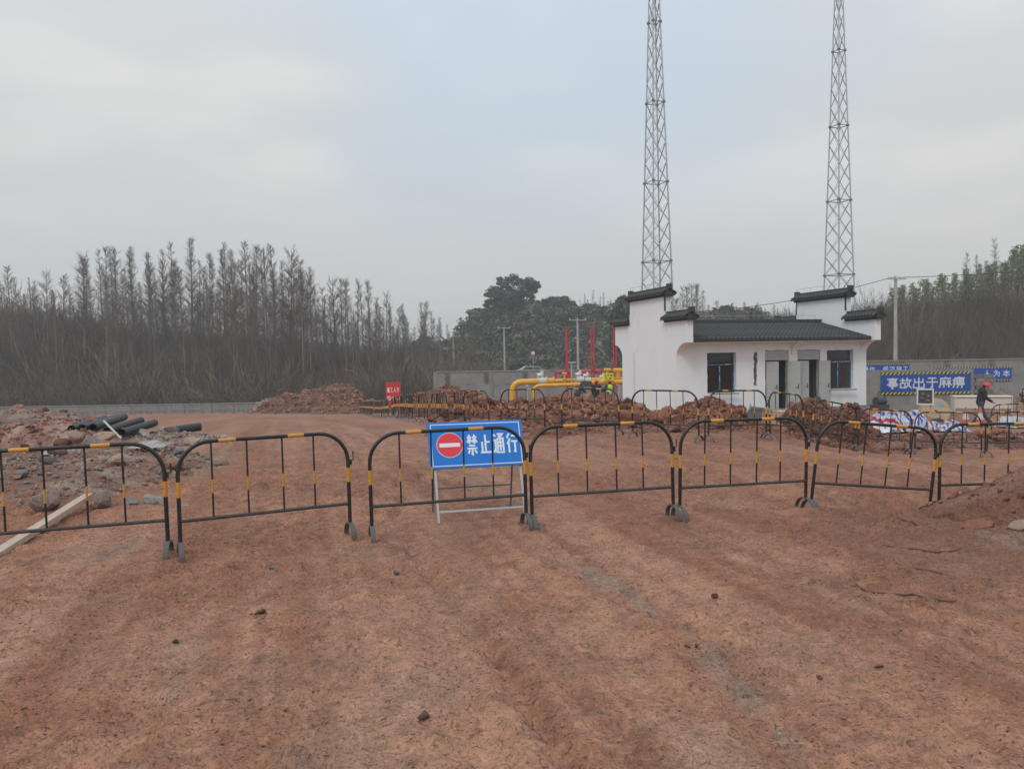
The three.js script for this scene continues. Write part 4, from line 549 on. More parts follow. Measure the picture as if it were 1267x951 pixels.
function person(label, x, z, turn, pose, look, y = broad(x, z)) {   // pose: joints, facing +z, feet at 0
  const t = thing('person', label, 'person', [x, y, z], turn), p = pose, b = (a, c, ra, rb) => [...a, ...c, ra, rb];
  const mid = (a, c, f) => a.map((v, k) => lerp(v, c[k], f)), hd = p.head, up = (d) => [hd[0] + d[0], hd[1] + d[1], hd[2] + d[2]];
  const limb = (a, c, ra, rb) => b(a, c, ra, rb), hands = [];
  for (const s of ['L', 'R']) { const w = p['wr' + s], e = p['el' + s], d = w.map((v, k) => (v - e[k]) * 0.27), at = (f, o) => w.map((v, k) => v + d[k] * f + o[k]); hands.push(b(w, at(1.1, [0, 0, 0]), 0.032, 0.036)); for (let k = 0; k < 4; k++) hands.push(b(at(1, [0, 0, (k - 1.5) * 0.02]), at(2.1 - 0.15 * Math.abs(k - 1.3), [0.01, 0, (k - 1.5) * 0.022]), 0.011, 0.008)); hands.push(b(at(0.4, [0, 0, 0.03]), at(1.3, [0, 0, 0.06]), 0.013, 0.009)); }
  const body = [b(p.neck, up([0, 0, 0]), 0.055, 0.06), b(up([0, -0.05, 0.02]), up([0, 0.05, -0.005]), 0.078, 0.095), b(up([0, -0.02, 0.09]), up([0, -0.045, 0.115]), 0.012, 0.016), b(up([-0.09, -0.01, 0]), up([-0.095, -0.03, 0]), 0.016, 0.014), b(up([0.09, -0.01, 0]), up([0.095, -0.03, 0]), 0.016, 0.014), ...hands, b(p.hip, p.chest, 0.12, 0.13)];
  for (const s of ['L', 'R']) body.push(b(p['sh' + s], p['el' + s], 0.045, 0.04), b(p['el' + s], p['wr' + s], 0.04, 0.028), b(p['hp' + s], p['kn' + s], 0.07, 0.055), b(p['kn' + s], p['an' + s], 0.05, 0.035));
  part('body', skinField(body, 84, 0.025), M.skin, t);
  const jk = [b(p.hip, p.chest, 0.155, 0.165), b(p.chest, p.neck, 0.15, 0.075), b(mid(p.hip, p.hpL, 0.8), p.chest, 0.13, 0.12), b(mid(p.hip, p.hpR, 0.8), p.chest, 0.13, 0.12), ...(look.hood ? [b(mid(p.chest, p.neck, 0.75).map((v, k) => v + (k === 2 ? -0.09 : 0)), mid(p.chest, p.neck, 0.95).map((v, k) => v + (k === 2 ? -0.08 : 0)), 0.1, 0.09)] : [])];
  for (const s of ['L', 'R']) jk.push(b(p.chest, p['sh' + s], 0.12, 0.085), b(p['sh' + s], p['el' + s], 0.078, 0.066), b(p['el' + s], p['wr' + s], 0.064, 0.05));
  part('jacket', skinField(jk, 76, 0.05), look.jacket, t);
  const tr = [b(p.hpL, p.hpR, 0.115, 0.115)], sh = []; for (const s of ['L', 'R']) { tr.push(b(p['hp' + s], p['kn' + s], 0.105, 0.078), b(p['kn' + s], p['an' + s], 0.078, 0.062)); const a = p['an' + s], f = p['toe' + s]; sh.push(b(a, [a[0], a[1] - 0.03, a[2]], 0.052, 0.05), b([a[0], a[1] - 0.045, a[2] - 0.04], f, 0.042, 0.036)); }
  part('trousers', skinField(tr, 76, 0.045), look.trousers, t); part('shoes', skinField(sh, 84, 0.02), M.shoe, t); part('hair', skinField([b(up([0, 0.04, -0.03]), up([0, 0.06, 0]), 0.09, 0.092), b(up([0, -0.02, -0.05]), up([0, 0.03, -0.04]), 0.07, 0.085)], 84, 0.02), M.hair, t);
  if (look.helmet) { const hm = part('helmet', new Geo().add(new THREE.SphereGeometry(0.135, 18, 9, 0, 6.2832, 0, 1.62), M4(0, 0, 0, 0, 0, 0, 1, 0.95, 1.12)).add(new THREE.CylinderGeometry(0.135, 0.16, 0.018, 18), M4(0, -0.005, 0.03, 0, 0, 0, 1, 1, 1.15)).add(new THREE.TorusGeometry(0.128, 0.012, 5, 14, 3.14), M4(0, 0, 0, 0, Math.PI / 2, 0, 1.1, 1, 1)), look.helmet, t); hm.position.set(hd[0], hd[1] + 0.06, hd[2] + 0.005); hm.rotation.x = p.nod ?? 0; }
  if (look.vest) { const vs = [b(p.hip, p.chest, 0.172, 0.182), b(p.chest, mid(p.chest, p.neck, 0.6), 0.175, 0.12), b(p.chest, mid(p.chest, p.shL, 0.75), 0.13, 0.105), b(p.chest, mid(p.chest, p.shR, 0.75), 0.13, 0.105)]; part('vest', skinField(vs, 76, 0.04), M.vest, t); const m1 = mid(p.hip, p.chest, 0.3), m2 = mid(p.hip, p.chest, 0.75); for (const m of [m1, m2]) { const r = part('reflective_band', new THREE.TorusGeometry(0.183, 0.016, 6, 24), M.reflect, t); r.rotation.x = Math.PI / 2; r.scale.set(1, 1, 1.6); r.position.set(...m); } }
  return t;
}
const stand = { hip: [0, 0.98, 0], chest: [0, 1.3, 0], neck: [0, 1.48, 0], head: [0, 1.6, 0.02], shL: [0.2, 1.4, 0], shR: [-0.2, 1.4, 0], elL: [0.26, 1.12, 0.0], elR: [-0.26, 1.12, 0], wrL: [0.24, 0.9, 0.12], wrR: [-0.24, 0.9, 0.12], hpL: [0.1, 0.92, 0], hpR: [-0.1, 0.92, 0], knL: [0.11, 0.5, 0.02], knR: [-0.11, 0.5, 0.02], anL: [0.12, 0.09, -0.02], anR: [-0.12, 0.09, -0.02], toeL: [0.13, 0.04, 0.16], toeR: [-0.13, 0.04, 0.16] };
const walk = { ...stand, chest: [0, 1.29, 0.07], neck: [0, 1.47, 0.12], head: [0, 1.57, 0.2], nod: 0.25, shL: [0.19, 1.4, 0.06], shR: [-0.19, 1.4, 0.08], elL: [0.25, 1.13, 0.0], wrL: [0.24, 0.92, 0.06], elR: [-0.25, 1.14, 0.14], wrR: [-0.22, 1.0, 0.34], knL: [0.1, 0.5, 0.12], anL: [0.1, 0.13, 0.36], toeL: [0.1, 0.1, 0.54], knR: [-0.1, 0.5, -0.02], anR: [-0.1, 0.12, -0.3], toeR: [-0.1, 0.04, -0.14] };
const bent = { ...stand, hip: [0, 0.95, -0.08], chest: [0, 1.22, 0.12], neck: [0, 1.36, 0.26], head: [0, 1.42, 0.36], nod: 0.5, shL: [0.19, 1.31, 0.18], shR: [-0.19, 1.31, 0.18], elL: [0.24, 1.06, 0.34], elR: [-0.24, 1.08, 0.32], wrL: [0.18, 0.98, 0.56], wrR: [-0.16, 1.0, 0.54], hpL: [0.1, 0.9, -0.08], hpR: [-0.1, 0.9, -0.08] };
person('man in black jacket and jeans with red helmet walking past the desk', 18.75, -31, 1.25, walk, { jacket: M.black, trousers: M.jeans, helmet: M.helmet, hood: true });
person('worker in green reflective vest cut off by the right edge', 21.7, -32.5, -1.3, stand, { jacket: M.darkCloth, trousers: M.darkCloth, helmet: M.helmet, vest: true });
person('worker in all dark clothes bending at the yellow pipes, left of the other two', 4.0, -47, 2.4, bent, { jacket: M.darkCloth, trousers: M.darkCloth }, -1.72);
person('worker with red helmet and dark jacket seen from behind at the yellow pipes', 5.1, -46.8, 2.9, { ...stand, elR: [-0.34, 1.16, 0.1], wrR: [-0.5, 1.04, 0.2] }, { jacket: M.black, trousers: M.jeans, helmet: M.helmet }, -1.72);
person('worker in green vest and red helmet beside the white gable', 5.85, -46.6, -2.6, { ...stand, elL: [0.32, 1.15, 0.1], wrL: [0.42, 1.05, 0.24] }, { jacket: M.darkCloth, trousers: M.black, helmet: M.helmet, vest: true }, -1.72);

// ---------------------------------------------------------------- clay heaps
heap('clay_heap', 'large heap of broken red clay behind the barriers left of the white house', 1.2, -23.2, 3.9, 3.0, 0.72, { seed: 3, rocks: 240, rockSize: [0.07, 0.34], clods: 4200, clodSize: [0.03, 0.13], peaks: [[0.05, 0, 1], [-0.5, 0.1, 0.8], [0.55, 0.2, 0.45]], lump: 0.6 });
for (const [x, y, z, s, lab] of [[2.95, -0.13, -19.6, 0.38, 'large squarish red boulder left of the dark workers, behind back row'], [3.75, -0.15, -19.8, 0.36, 'red boulder right of the squarish one behind the back row'], [3.4, 0.12, -20.6, 0.28, 'red boulder resting above the two others'], [4.6, -0.1, -19.2, 0.26, 'red boulder in front of the white gable foot'], [5.35, -0.05, -18.6, 0.18, 'smaller red boulder below the white gable wall']]) { const m = solo('red_boulder', ROCKS[Math.round(x * 10) % 6], RED_ROCK[Math.round(z * 10) & 1], lab, 'boulder', 'red boulders behind the back row'); m.position.set(x, broad(x, z) + s * 0.55 + Math.max(0, y), z); m.scale.set(s * 1.1, s, s); m.rotation.set(0.2, x * 3, 0.15); }
heap('clay_heap', 'low spread of broken clay along the white gable foot', 5.1, -20.6, 2.6, 1.7, 0.35, { seed: 4, rocks: 70, rockSize: [0.06, 0.26], clods: 1500, peaks: [[-0.3, 0, 1], [0.4, 0, 0.7]] });
heap('clay_heap', 'pointed clay heap under the left window of the white house', 4.7, -18.5, 1.3, 1.1, 0.68, { seed: 5, rocks: 70, rockSize: [0.05, 0.2], clods: 1100, clodSize: [0.03, 0.09] });
heap('clay_heap', 'dark lumpy clay heap in front of the open doors', 8.35, -20.6, 1.5, 1.3, 1.12, { seed: 6, rocks: 90, rockSize: [0.06, 0.26], clods: 2200, clodSize: [0.04, 0.12], col: [0.09, 0.042, 0.03], col2: [0.18, 0.09, 0.065], tones: [RED_ROCK[0], RED_ROCK[2]], lump: 0.8, peaks: [[-0.2, 0, 1], [0.45, 0, 0.85]] });
heap('clay_heap', 'far mound of red clay beside the small red sign', -3.6, -44, 3.2, 3.0, 1.75, { seed: 7, rocks: 50, rockSize: [0.15, 0.35], clods: 1200, clodSize: [0.06, 0.16] });
heap('clay_heap', 'low far clay ridge left of the small red sign', -12.5, -66, 5, 3, 1.0, { seed: 17, rocks: 30, rockSize: [0.15, 0.4], clods: 800, clodSize: [0.08, 0.2] });
heap('clay_heap', 'wide far mound of red clay and stones below the bare wood', -19.2, -76, 6.6, 4, 2.6, { seed: 8, rocks: 110, rockSize: [0.2, 0.6], clods: 2600, clodSize: [0.07, 0.22], peaks: [[0.3, 0, 1], [-0.25, 0, 0.6], [-0.7, 0, 0.2]], col: [0.15, 0.068, 0.045], col2: [0.27, 0.14, 0.095] });
heap('rubble_heap', 'far grey rubble on the left slope of the wide clay mound', -23.6, -77.5, 3, 3, 1.5, { seed: 18, category: 'rubble heap', rocks: 60, rockSize: [0.2, 0.5], clods: 700, clodSize: [0.06, 0.2], tones: GREY_ROCK, col: [0.24, 0.2, 0.18], col2: [0.32, 0.29, 0.26] });
heap('clay_heap', 'broad churned bank of clay under the back row of barriers', 4.2, -18.0, 7.5, 1.5, 0.15, { seed: 9, turn: 0.12, rocks: 110, rockSize: [0.05, 0.24], clods: 2600, clodSize: [0.02, 0.07], peaks: [[-0.7, 0, 0.8], [-0.2, 0, 1], [0.3, 0, 0.9], [0.8, 0, 0.6]], n: 110, sharp: 0.9 });
heap('clay_heap', 'churned brown bank below the striped tarpaulin', 11.2, -20.4, 4.2, 1.6, 0.32, { seed: 10, rocks: 50, rockSize: [0.08, 0.3], clods: 1300, peaks: [[-0.5, 0, 1], [0.4, 0, 0.9]], col: [0.14, 0.07, 0.05], col2: [0.24, 0.135, 0.1], n: 80 });
heap('clay_heap', 'brown bank against the rear wall at the right edge', 31.0, -47, 6, 3, 1.5, { seed: 11, rocks: 60, rockSize: [0.1, 0.4], clods: 900, clodSize: [0.05, 0.14], col: [0.19, 0.11, 0.085], col2: [0.3, 0.19, 0.15], peaks: [[-0.3, 0, 0.8], [0.4, 0, 1]] });
heap('clay_heap', 'smooth wedge of clay heaped over the barrier at the right edge', 5.75, -7.75, 1.85, 1.05, 0.82, { seed: 12, turn: -0.25, rocks: 12, rockSize: [0.04, 0.12], clods: 420, clodSize: [0.01, 0.045], col: [0.165, 0.074, 0.049], col2: [0.225, 0.112, 0.077], lump: 0.14, n: 110, ridge: true });
{ // broken concrete slabs at the foot of that wedge
  const r = rng(31); for (const [x, z, a, l, w, lab, m] of [[4.3, -7.15, -0.25, 0.3, 0.16, 'broken concrete slab at the left foot of the clay wedge', RED_ROCK[0]], [4.58, -6.95, -0.32, 0.26, 0.15, 'middle broken slab at the foot of the clay wedge', TAN_ROCK[1]], [4.82, -6.8, -0.3, 0.24, 0.15, 'grey stone slab at the foot of the clay wedge', GREY_ROCK[0]]]) { const o = solo('stone_slab', extrude([[-l / 2, -w / 2 + 0.03], [-l / 5, -w / 2], [l / 2 - 0.05, -w / 2 + 0.04], [l / 2, w / 6], [l / 4, w / 2], [-l / 2 + 0.06, w / 2 - 0.04]], 0.05, [], 0.008), m, lab, 'slab', 'slabs at the clay wedge'); o.rotation.order = 'YXZ'; o.rotation.set(-0.95, a, 0.08 + a * 0.2); o.position.set(x, groundY(x, z) - 0.01, z); }
}
// ---------------------------------------------------------------- rubble on the left: clay bank, stones, black pipes
heap('rubble_heap', 'long clay and rubble bank behind the leftmost barriers', -7.0, -11.6, 2.7, 3.2, 0.34, { seed: 21, category: 'rubble heap', turn: 0.15, rocks: 110, rockSize: [0.04, 0.2], clods: 3600, clodSize: [0.012, 0.06], tones: [...GREY_ROCK, GREY_ROCK[0], RED_ROCK[1], TAN_ROCK[1]], col: [0.2, 0.105, 0.075], col2: [0.28, 0.2, 0.155], peaks: [[0, 0.4, 0.85], [0, -0.2, 1], [0.3, -0.6, 0.8]], n: 120, sharp: 0.95, lump: 0.45 });
heap('clay_heap', 'reddish knobbly clay mound left of the black pipes', -9.6, -16.2, 1.9, 1.6, 0.55, { seed: 22, rocks: 30, rockSize: [0.08, 0.26], clods: 700, col: [0.26, 0.14, 0.11], col2: [0.36, 0.23, 0.18] });
heap('clay_heap', 'flat brown spoil at the left edge in front of the low wall', -17, -26, 4, 2.5, 0.7, { seed: 23, rocks: 20, rockSize: [0.1, 0.3], clods: 500, col: [0.19, 0.12, 0.1], col2: [0.28, 0.19, 0.16] });
heap('rubble_heap', 'grey rubble around the stacked black pipes', -8.2, -17.0, 2.4, 1.6, 0.2, { seed: 24, category: 'rubble heap', rocks: 50, rockSize: [0.06, 0.22], clods: 900, tones: [...GREY_ROCK, TAN_ROCK[0]], col: [0.26, 0.17, 0.13], col2: [0.33, 0.28, 0.24] });
for (const [x, z, s, sy, a, m, lab] of [[-5.35, -8.75, 0.2, 1.25, 0.3, GREY_ROCK[2], 'upright grey boulder behind the leftmost barrier'], [-4.78, -8.95, 0.17, 1.3, 1.1, GREY_ROCK[2], 'grey boulder leaning beside the plank end'], [-4.25, -9.1, 0.18, 0.75, 2.0, GREY_ROCK[1], 'pale angular stone right of the plank end'], [-4.5, -9.0, 0.12, 0.8, 0.6, GREY_ROCK[0], 'small grey stone between plank and angular stone'], [-5.75, -11.2, 0.2, 0.7, 0.9, TAN_ROCK[0], 'pinkish boulder in the middle of the rubble bank'], [-8.0, -15.1, 0.27, 0.6, 0.2, TAN_ROCK[0], 'big rounded tan boulder in front of the black pipes'], [-8.5, -15.1, 0.2, 0.9, 2.4, TAN_ROCK[1], 'brown pointed boulder left of the rounded tan one'], [-5.9, -14.2, 0.24, 0.5, 1.4, TAN_ROCK[0], 'flat pink stone at the right of the rubble']]) { const o = solo('boulder', ROCKS[Math.floor(s * 100) % 6], m, lab, 'boulder', 'boulders in the left rubble'); const rise = z < -10 ? 0.2 : 0; o.position.set(x, broad(x, z) + s * sy * 0.3 + rise, z); o.scale.set(s, s * sy, s); o.rotation.set(0.1, a, 0.12); }
{
  const r = rng(99), group = 'black plastic pipes on the left rubble'; let k = 0;
  for (const [x, y, z, a, L, lab] of [[-8.95, 0.24, -15.7, 0, 1.6, 'leftmost black pipe of the stack'], [-8.76, 0.25, -15.75, 0.03, 1.7, 'second black pipe from the left in the stack'], [-8.57, 0.26, -15.8, -0.02, 1.7, 'third black pipe from the left in the stack'], [-8.86, 0.07, -15.65, 0.05, 1.6, 'black pipe lying below the stack, mouth showing'], [-8.34, 0.18, -15.9, 0.06, 1.6, 'rightmost black pipe of the stack'], [-8.14, 0.12, -16.1, 0.1, 1.5, 'low black pipe on the right flank of the stack']]) {
    const g = new Geo(), n = 26, pts = [], rad = []; for (let j = 0; j <= n; j++) { pts.push(V(0, 0, -(j / n) * L)); rad.push(0.082 + (j % 2 ? 0.005 : 0)); } g.tube(pts, rad, 14, false); g.tube(pts.map((p) => p.clone()), 0.071, 14, false); const ring = [];
    const t = thing('black_pipe', lab, 'pipe', [x, broad(x, z) + y + 0.17, z], 0.1 - a, group); part('outer_shell', g, M.blackPipe, t); part('rim', new THREE.TorusGeometry(0.078, 0.008, 6, 18), M.blackPipe, t); t.rotation.x = 0.05; k++;
  }
  const t = thing('black_pipe', 'short cut black pipe lying right of the stack', 'pipe', [-7.9, broad(-7.9, -17.6) + 0.2, -17.6], -0.75, group); part('outer_shell', new Geo().tube([[0, 0, 0], [0, 0.05, -0.8]], 0.1, 12, false).tube([[0, 0, 0], [0, 0.05, -0.8]], 0.085, 12, false), M.blackPipe, t);
  const st = solo('white_strip', new Geo().box(0, 0, 0, 0.03, 0.5, 0.02), M.offWhite, 'white strip leaning against the black pipes', 'strip'); st.position.set(-8.05, broad(-8.05, -15.6) + 0.4, -15.55); st.rotation.z = 0.75;
  for (const [x, z, a, s, lab] of [[-6.0, -12.7, 0.3, 1, 'torn pale plastic sheet on the rubble bank'], [-7.0, -11.9, 1.2, 0.8, 'crumpled white plastic left of the torn sheet']]) sheet('plastic_sheet', lab, 'plastic sheet', x, z, 0.55 * s, 0.35 * s, 0.07, a, mat(0.36, 0.35, 0.33, 0.7), 40 + z, 0.3);
}
function sheet(name, label, cat, x, z, w, d, h, turn, m, seed, lift = 0.02, n = 40) {   // crumpled cloth or foil lying on the ground
  const p = [], u = [], ix = []; for (let j = 0; j <= n; j++) for (let i = 0; i <= n; i++) { const a = (i / n - 0.5) * w, b = (j / n - 0.5) * d, e = S(Math.min(i, j, n - i, n - j) / (n * 0.22)), rg = 1 - Math.abs(2 * fbm(a * 2.6 / Math.max(0.4, w * 0.4) + seed, b * 2.6 / Math.max(0.4, w * 0.4), 4, 3) - 1), q = fbm(a * 1.2 / w * 2 + seed, b * 1.2 / w * 2, 3, 8); p.push(a + 0.08 * w * (noise(i * 0.4 + seed, j * 0.4) - 0.5), (0.15 + 0.85 * e) * h * (0.55 * rg * rg + 0.9 * S((q - 0.3) / 0.4)), b + 0.08 * d * (noise(i * 0.4, j * 0.4 + seed) - 0.5)); u.push(i / n, j / n); if (i && j) { const k = j * (n + 1) + i; ix.push(k - n - 2, k - 1, k - n - 1, k - n - 1, k - 1, k); } }
  const g = new THREE.BufferGeometry(); g.setAttribute('position', new THREE.Float32BufferAttribute(p, 3)); g.setAttribute('uv', new THREE.Float32BufferAttribute(u, 2)); g.setIndex(ix); g.computeVertexNormals(); m.side = THREE.DoubleSide;
  const o = solo(name, g, m, label, cat); o.position.set(x, broad(x, z) + lift, z); o.rotation.y = turn; return o;
}
{ const o = solo('wooden_plank', new Geo().box(0, 0, 0, 0.1, 0.055, 2.9, 0.004), M.plank, 'pale wooden plank on the ground under the leftmost barrier', 'plank'); const a = [-4.55, -6.55], b = [-4.95, -8.75]; o.position.set((a[0] + b[0]) / 2, groundY(-4.8, -7.7) + 0.07, (a[1] + b[1]) / 2); o.rotation.order = 'YXZ'; o.rotation.set(0.05, Math.atan2(-(b[0] - a[0]), -(b[1] - a[1])), 0); }

// ---------------------------------------------------------------- things in front of and beside the house
{
  const t = thing('concrete_trough', 'tipped grey concrete trough under the left window', 'trough', [6.65, broad(6.65, -23), -23], 0.15); part('shell', new Geo().box(0, 0.38, 0, 1.5, 0.5, 0.12).box(0, 0.66, -0.3, 1.65, 0.07, 0.75).box(-0.72, 0.35, -0.35, 0.08, 0.55, 0.6).box(0.72, 0.35, -0.35, 0.08, 0.55, 0.6), M.mortar, t); t.rotation.z = -0.06;
  const b = thing('bent_duct', 'pale broken plastic duct standing in front of the house', 'duct', [6.35, broad(6.35, -21.4) + 0.1, -21.4], 0.2); b.scale.setScalar(0.62); part('duct_pipe', new Geo().tube([[0, -0.1, 0], [0.03, 0.45, 0], [0.12, 0.7, 0]], [0.11, 0.11, 0.12], 12, false), M.galv, b); part('torn_end', new Geo().tube([[0.1, 0.62, 0], [0.26, 0.8, 0.02], [0.34, 1.0, 0.02], [0.36, 1.08, 0]], [0.11, 0.12, 0.1, 0.03], 7), M.valve, b);
  for (const [x, z, a, l, lab] of [[7.7, -21.6, 0.12, 2.3, 'black corrugated hose lying left of the dark clay heap'], [7.55, -21.9, -0.2, 1.8, 'second black hose lying behind the first']]) { const o = solo('black_hose', new Geo().tube([[-l / 2, 0.02, 0], [-l / 5, 0.06, 0.1], [l / 5, 0.0, -0.05], [l / 2, 0.08, 0.05]], 0.085, 8), M.blackPipe, lab, 'hose', 'black hoses by the house'); o.position.set(x, broad(x, z) + 0.28, z); o.rotation.y = a; }
  for (const [x, z, a, s, lab] of [[8.6, -24.5, 0.2, 1, 'plywood box beside the left door, lower left one'], [9.15, -24.8, -0.1, 1.1, 'plywood box right of the first, half behind the clay heap']]) { const c = thing('plywood_box', lab, 'box', [x, broad(x, z), z], a, 'plywood boxes by the doors'); const w = 0.5 * s; part('side_panels', new Geo().box(0, 0.42 * s, w / 2, w, 0.84 * s, 0.02).box(0, 0.42 * s, -w / 2, w, 0.84 * s, 0.02).box(-w / 2, 0.42 * s, 0, 0.02, 0.84 * s, w - 0.03).box(w / 2, 0.42 * s, 0, 0.02, 0.84 * s, w - 0.03), M.ply, c); part('corner_battens', new Geo().box(-w / 2 + 0.03, 0.42 * s, w / 2 + 0.02, 0.05, 0.84 * s, 0.025).box(w / 2 - 0.03, 0.42 * s, w / 2 + 0.02, 0.05, 0.84 * s, 0.025), M.plank, c); part('lid', new Geo().box(0, 0.85 * s, 0, w + 0.04, 0.025, w + 0.04), M.ply, c); }
  // striped tarpaulin
  const stripe = print(512, 512, (c) => { c.fillStyle = '#b9bac4'; c.fillRect(0, 0, 512, 512); for (let k = 0; k < 11; k++) { c.fillStyle = k % 4 === 1 ? '#a0303f' : '#3d4a92'; c.fillRect(k * 47 + 6, 0, 17, 512); } }); stripe.roughness = 0.75;
  sheet('striped_tarpaulin', 'crumpled white tarpaulin with blue and red stripes, piled high', 'tarpaulin', 13.6, -27.2, 1.9, 1.7, 0.5, 0.3, stripe, 3, 0.05, 64); const s2 = stripe.clone(); s2.map = stripe.map.clone(); s2.map.repeat.set(0.8, 1.4); s2.map.wrapS = s2.map.wrapT = THREE.RepeatWrapping;
  sheet('striped_tarpaulin', 'flat end of striped tarpaulin spread below the cable drum', 'tarpaulin', 15.15, -27.3, 1.5, 1.3, 0.25, -0.1, s2, 9, 0.05, 56); sheet('white_sheet', 'white plastic sheet left of the piled striped tarpaulin', 'sheet', 12.3, -26.8, 1.7, 1.3, 0.35, 0.2, mat(0.66, 0.66, 0.7, 0.6), 14, 0.05);
  for (const [x, z, s, lab] of [[18.6, -28.6, 0.9, 'rumpled black and white plastic beside the walking man'], [20.0, -28.8, 1.0, 'rumpled plastic at the right edge below the vest worker']]) sheet('plastic_sheet', lab, 'plastic sheet', x, z, 1.6 * s, 1.0 * s, 0.3, 0.4, mat(0.42, 0.43, 0.46, 0.55), x, 0.05);
  for (const [x, z, s, lab] of [[19.3, -28.2, 0.4, 'black sack on the ground below the walking man'], [16.6, -30.5, 0.35, 'black sack between drum and cones']]) { const o = solo('black_sack', ROCKS[2], M.rubber, lab, 'sack', 'black sacks on the right'); o.position.set(x, broad(x, z) + 0.16, z); o.scale.set(s * 1.4, s * 0.7, s); }
  // cable drum
  const c = thing('cable_drum', 'plywood cable drum with a blue label facing forward', 'cable drum', [18.55, broad(18.55, -34), -34], -0.35), R = 0.57, ring = (z) => new THREE.CylinderGeometry(R, R, 0.05, 40).rotateX(Math.PI / 2).translate(0, R, z);
  part('front_flange', extrude(circle(0, R, R), 0.05, [circlePts(0, R, 0.06), circlePts(-0.25, R - 0.25, 0.02), circlePts(0.25, R - 0.23, 0.02), circlePts(0.27, R + 0.22, 0.02)]), M.ply, c).position.z = 0.3; part('rear_flange', ring(-0.3), M.ply, c); part('cable_winding', new THREE.CylinderGeometry(R * 0.75, R * 0.75, 0.58, 32, 1, true).rotateX(Math.PI / 2).translate(0, R, 0), M.rubber, c); const lb = part('blue_label', new THREE.CircleGeometry(0.13, 20).scale(1, 0.75, 1), mat(0.16, 0.42, 0.62, 0.5), c); lb.position.set(0.15, R + 0.3, 0.354); c.rotation.order = 'YXZ'; c.rotation.x = -0.06;
  // switch box on a stand in front of the drum
  const e = thing('switch_box', 'dark switch box in a white frame left of the cable drum', 'switch box', [16.75, broad(16.75, -32), -32], -0.35); e.position.x += 0.3; e.position.y -= 0.02; part('cabinet', new Geo().box(0, 0.78, 0, 0.5, 0.56, 0.22), M.darkMetal, e); part('frame', new Geo().box(0, 1.085, 0.1, 0.62, 0.05, 0.1).box(0, 0.475, 0.1, 0.62, 0.05, 0.1).box(-0.285, 0.78, 0.1, 0.05, 0.56, 0.1).box(0.285, 0.78, 0.1, 0.05, 0.56, 0.1), M.offWhite, e); part('stand', new Geo().box(-0.22, 0.22, 0, 0.05, 0.45, 0.05).box(0.22, 0.22, 0, 0.05, 0.45, 0.05), M.galv, e); for (const [x, y] of [[-0.1, 0.9], [-0.12, 0.72], [0.12, 0.82], [0.1, 0.64]]) part('breaker', new Geo().box(x, y, 0.13, 0.11, 0.09, 0.05), M.mortar, e);
  // counter desk
  const d = thing('counter_desk', 'long cream counter desk behind the walking man', 'desk', [21.2, broad(21.2, -35), -35], -0.3); part('desk_top', new Geo().box(0, 0.78, 0, 2.35, 0.05, 0.75, 0.008), M.cream, d); part('side_panel', new Geo().box(-1.13, 0.378, 0, 0.04, 0.75, 0.7), M.cream, d); part('side_panel', new Geo().box(1.13, 0.378, 0, 0.04, 0.75, 0.7), M.cream, d); part('front_panel', new Geo().box(0, 0.5, 0.3, 2.2, 0.5, 0.03), M.cream, d);
  const bd = thing('white_board_table', 'low white board on trestles between drum and desk', 'table', [19.5, broad(19.5, -36.5), -36.5], 0); part('board', new Geo().box(0, 0.5, 0, 1.1, 0.05, 0.6), M.offWhite, bd); part('trestle', new Geo().box(-0.45, 0.24, 0, 0.06, 0.47, 0.5), M.plank, bd); part('trestle', new Geo().box(0.45, 0.24, 0, 0.06, 0.47, 0.5), M.plank, bd); part('post', new Geo().box(-0.1, 0.95, -0.2, 0.12, 0.85, 0.05), M.galv, bd);
  const pump = thing('small_pump', 'small dark pump on the ground at the white house corner', 'pump', [15.9, broad(15.9, -33.5), -33.5], 0.4); part('motor', new Geo().tube([[-0.25, 0.35, 0], [0.25, 0.35, 0]], 0.18, 10), M.darkMetal, pump); part('handle', new Geo().tube([[-0.2, 0.3, 0.1], [-0.2, 0.75, 0.1], [0.2, 0.8, 0.1], [0.2, 0.3, 0.1]], 0.03, 6), M.darkMetal, pump); part('base_frame', new Geo().box(0, 0.1, 0, 0.7, 0.2, 0.4), M.darkMetal, pump);
  // traffic cones
  for (const [x, z, lab] of [[17.75, -30.3, 'faded red and white traffic cone, left of the pair'], [18.2, -30.1, 'faded red and white traffic cone, right of the pair']]) { const k = thing('traffic_cone', lab, 'traffic cone', [x, broad(x, z), z], x, 'traffic cones'); part('base', new Geo().box(0, 0.03, 0, 0.42, 0.05, 0.42, 0.01), M.rubber, k); part('cone_body', new Geo().tube([[0, 0.055, 0], [0, 0.3, 0]], [0.165, 0.125], 16).tube([[0, 0.55, 0], [0, 0.78, 0]], [0.075, 0.035], 16), M.cone, k); part('reflective_sleeve', new Geo().tube([[0, 0.3, 0], [0, 0.55, 0]], [0.126, 0.076], 16, false), M.coneWhite, k); }
}
function circlePts(x, y, r, n = 28) { const p = []; for (let k = 0; k < n; k++) p.push([x + Math.cos((k / n) * 6.28319) * r, y + Math.sin((k / n) * 6.28319) * r]); return p; }
function circle(x, y, r) { return circlePts(x, y, r, 44); }
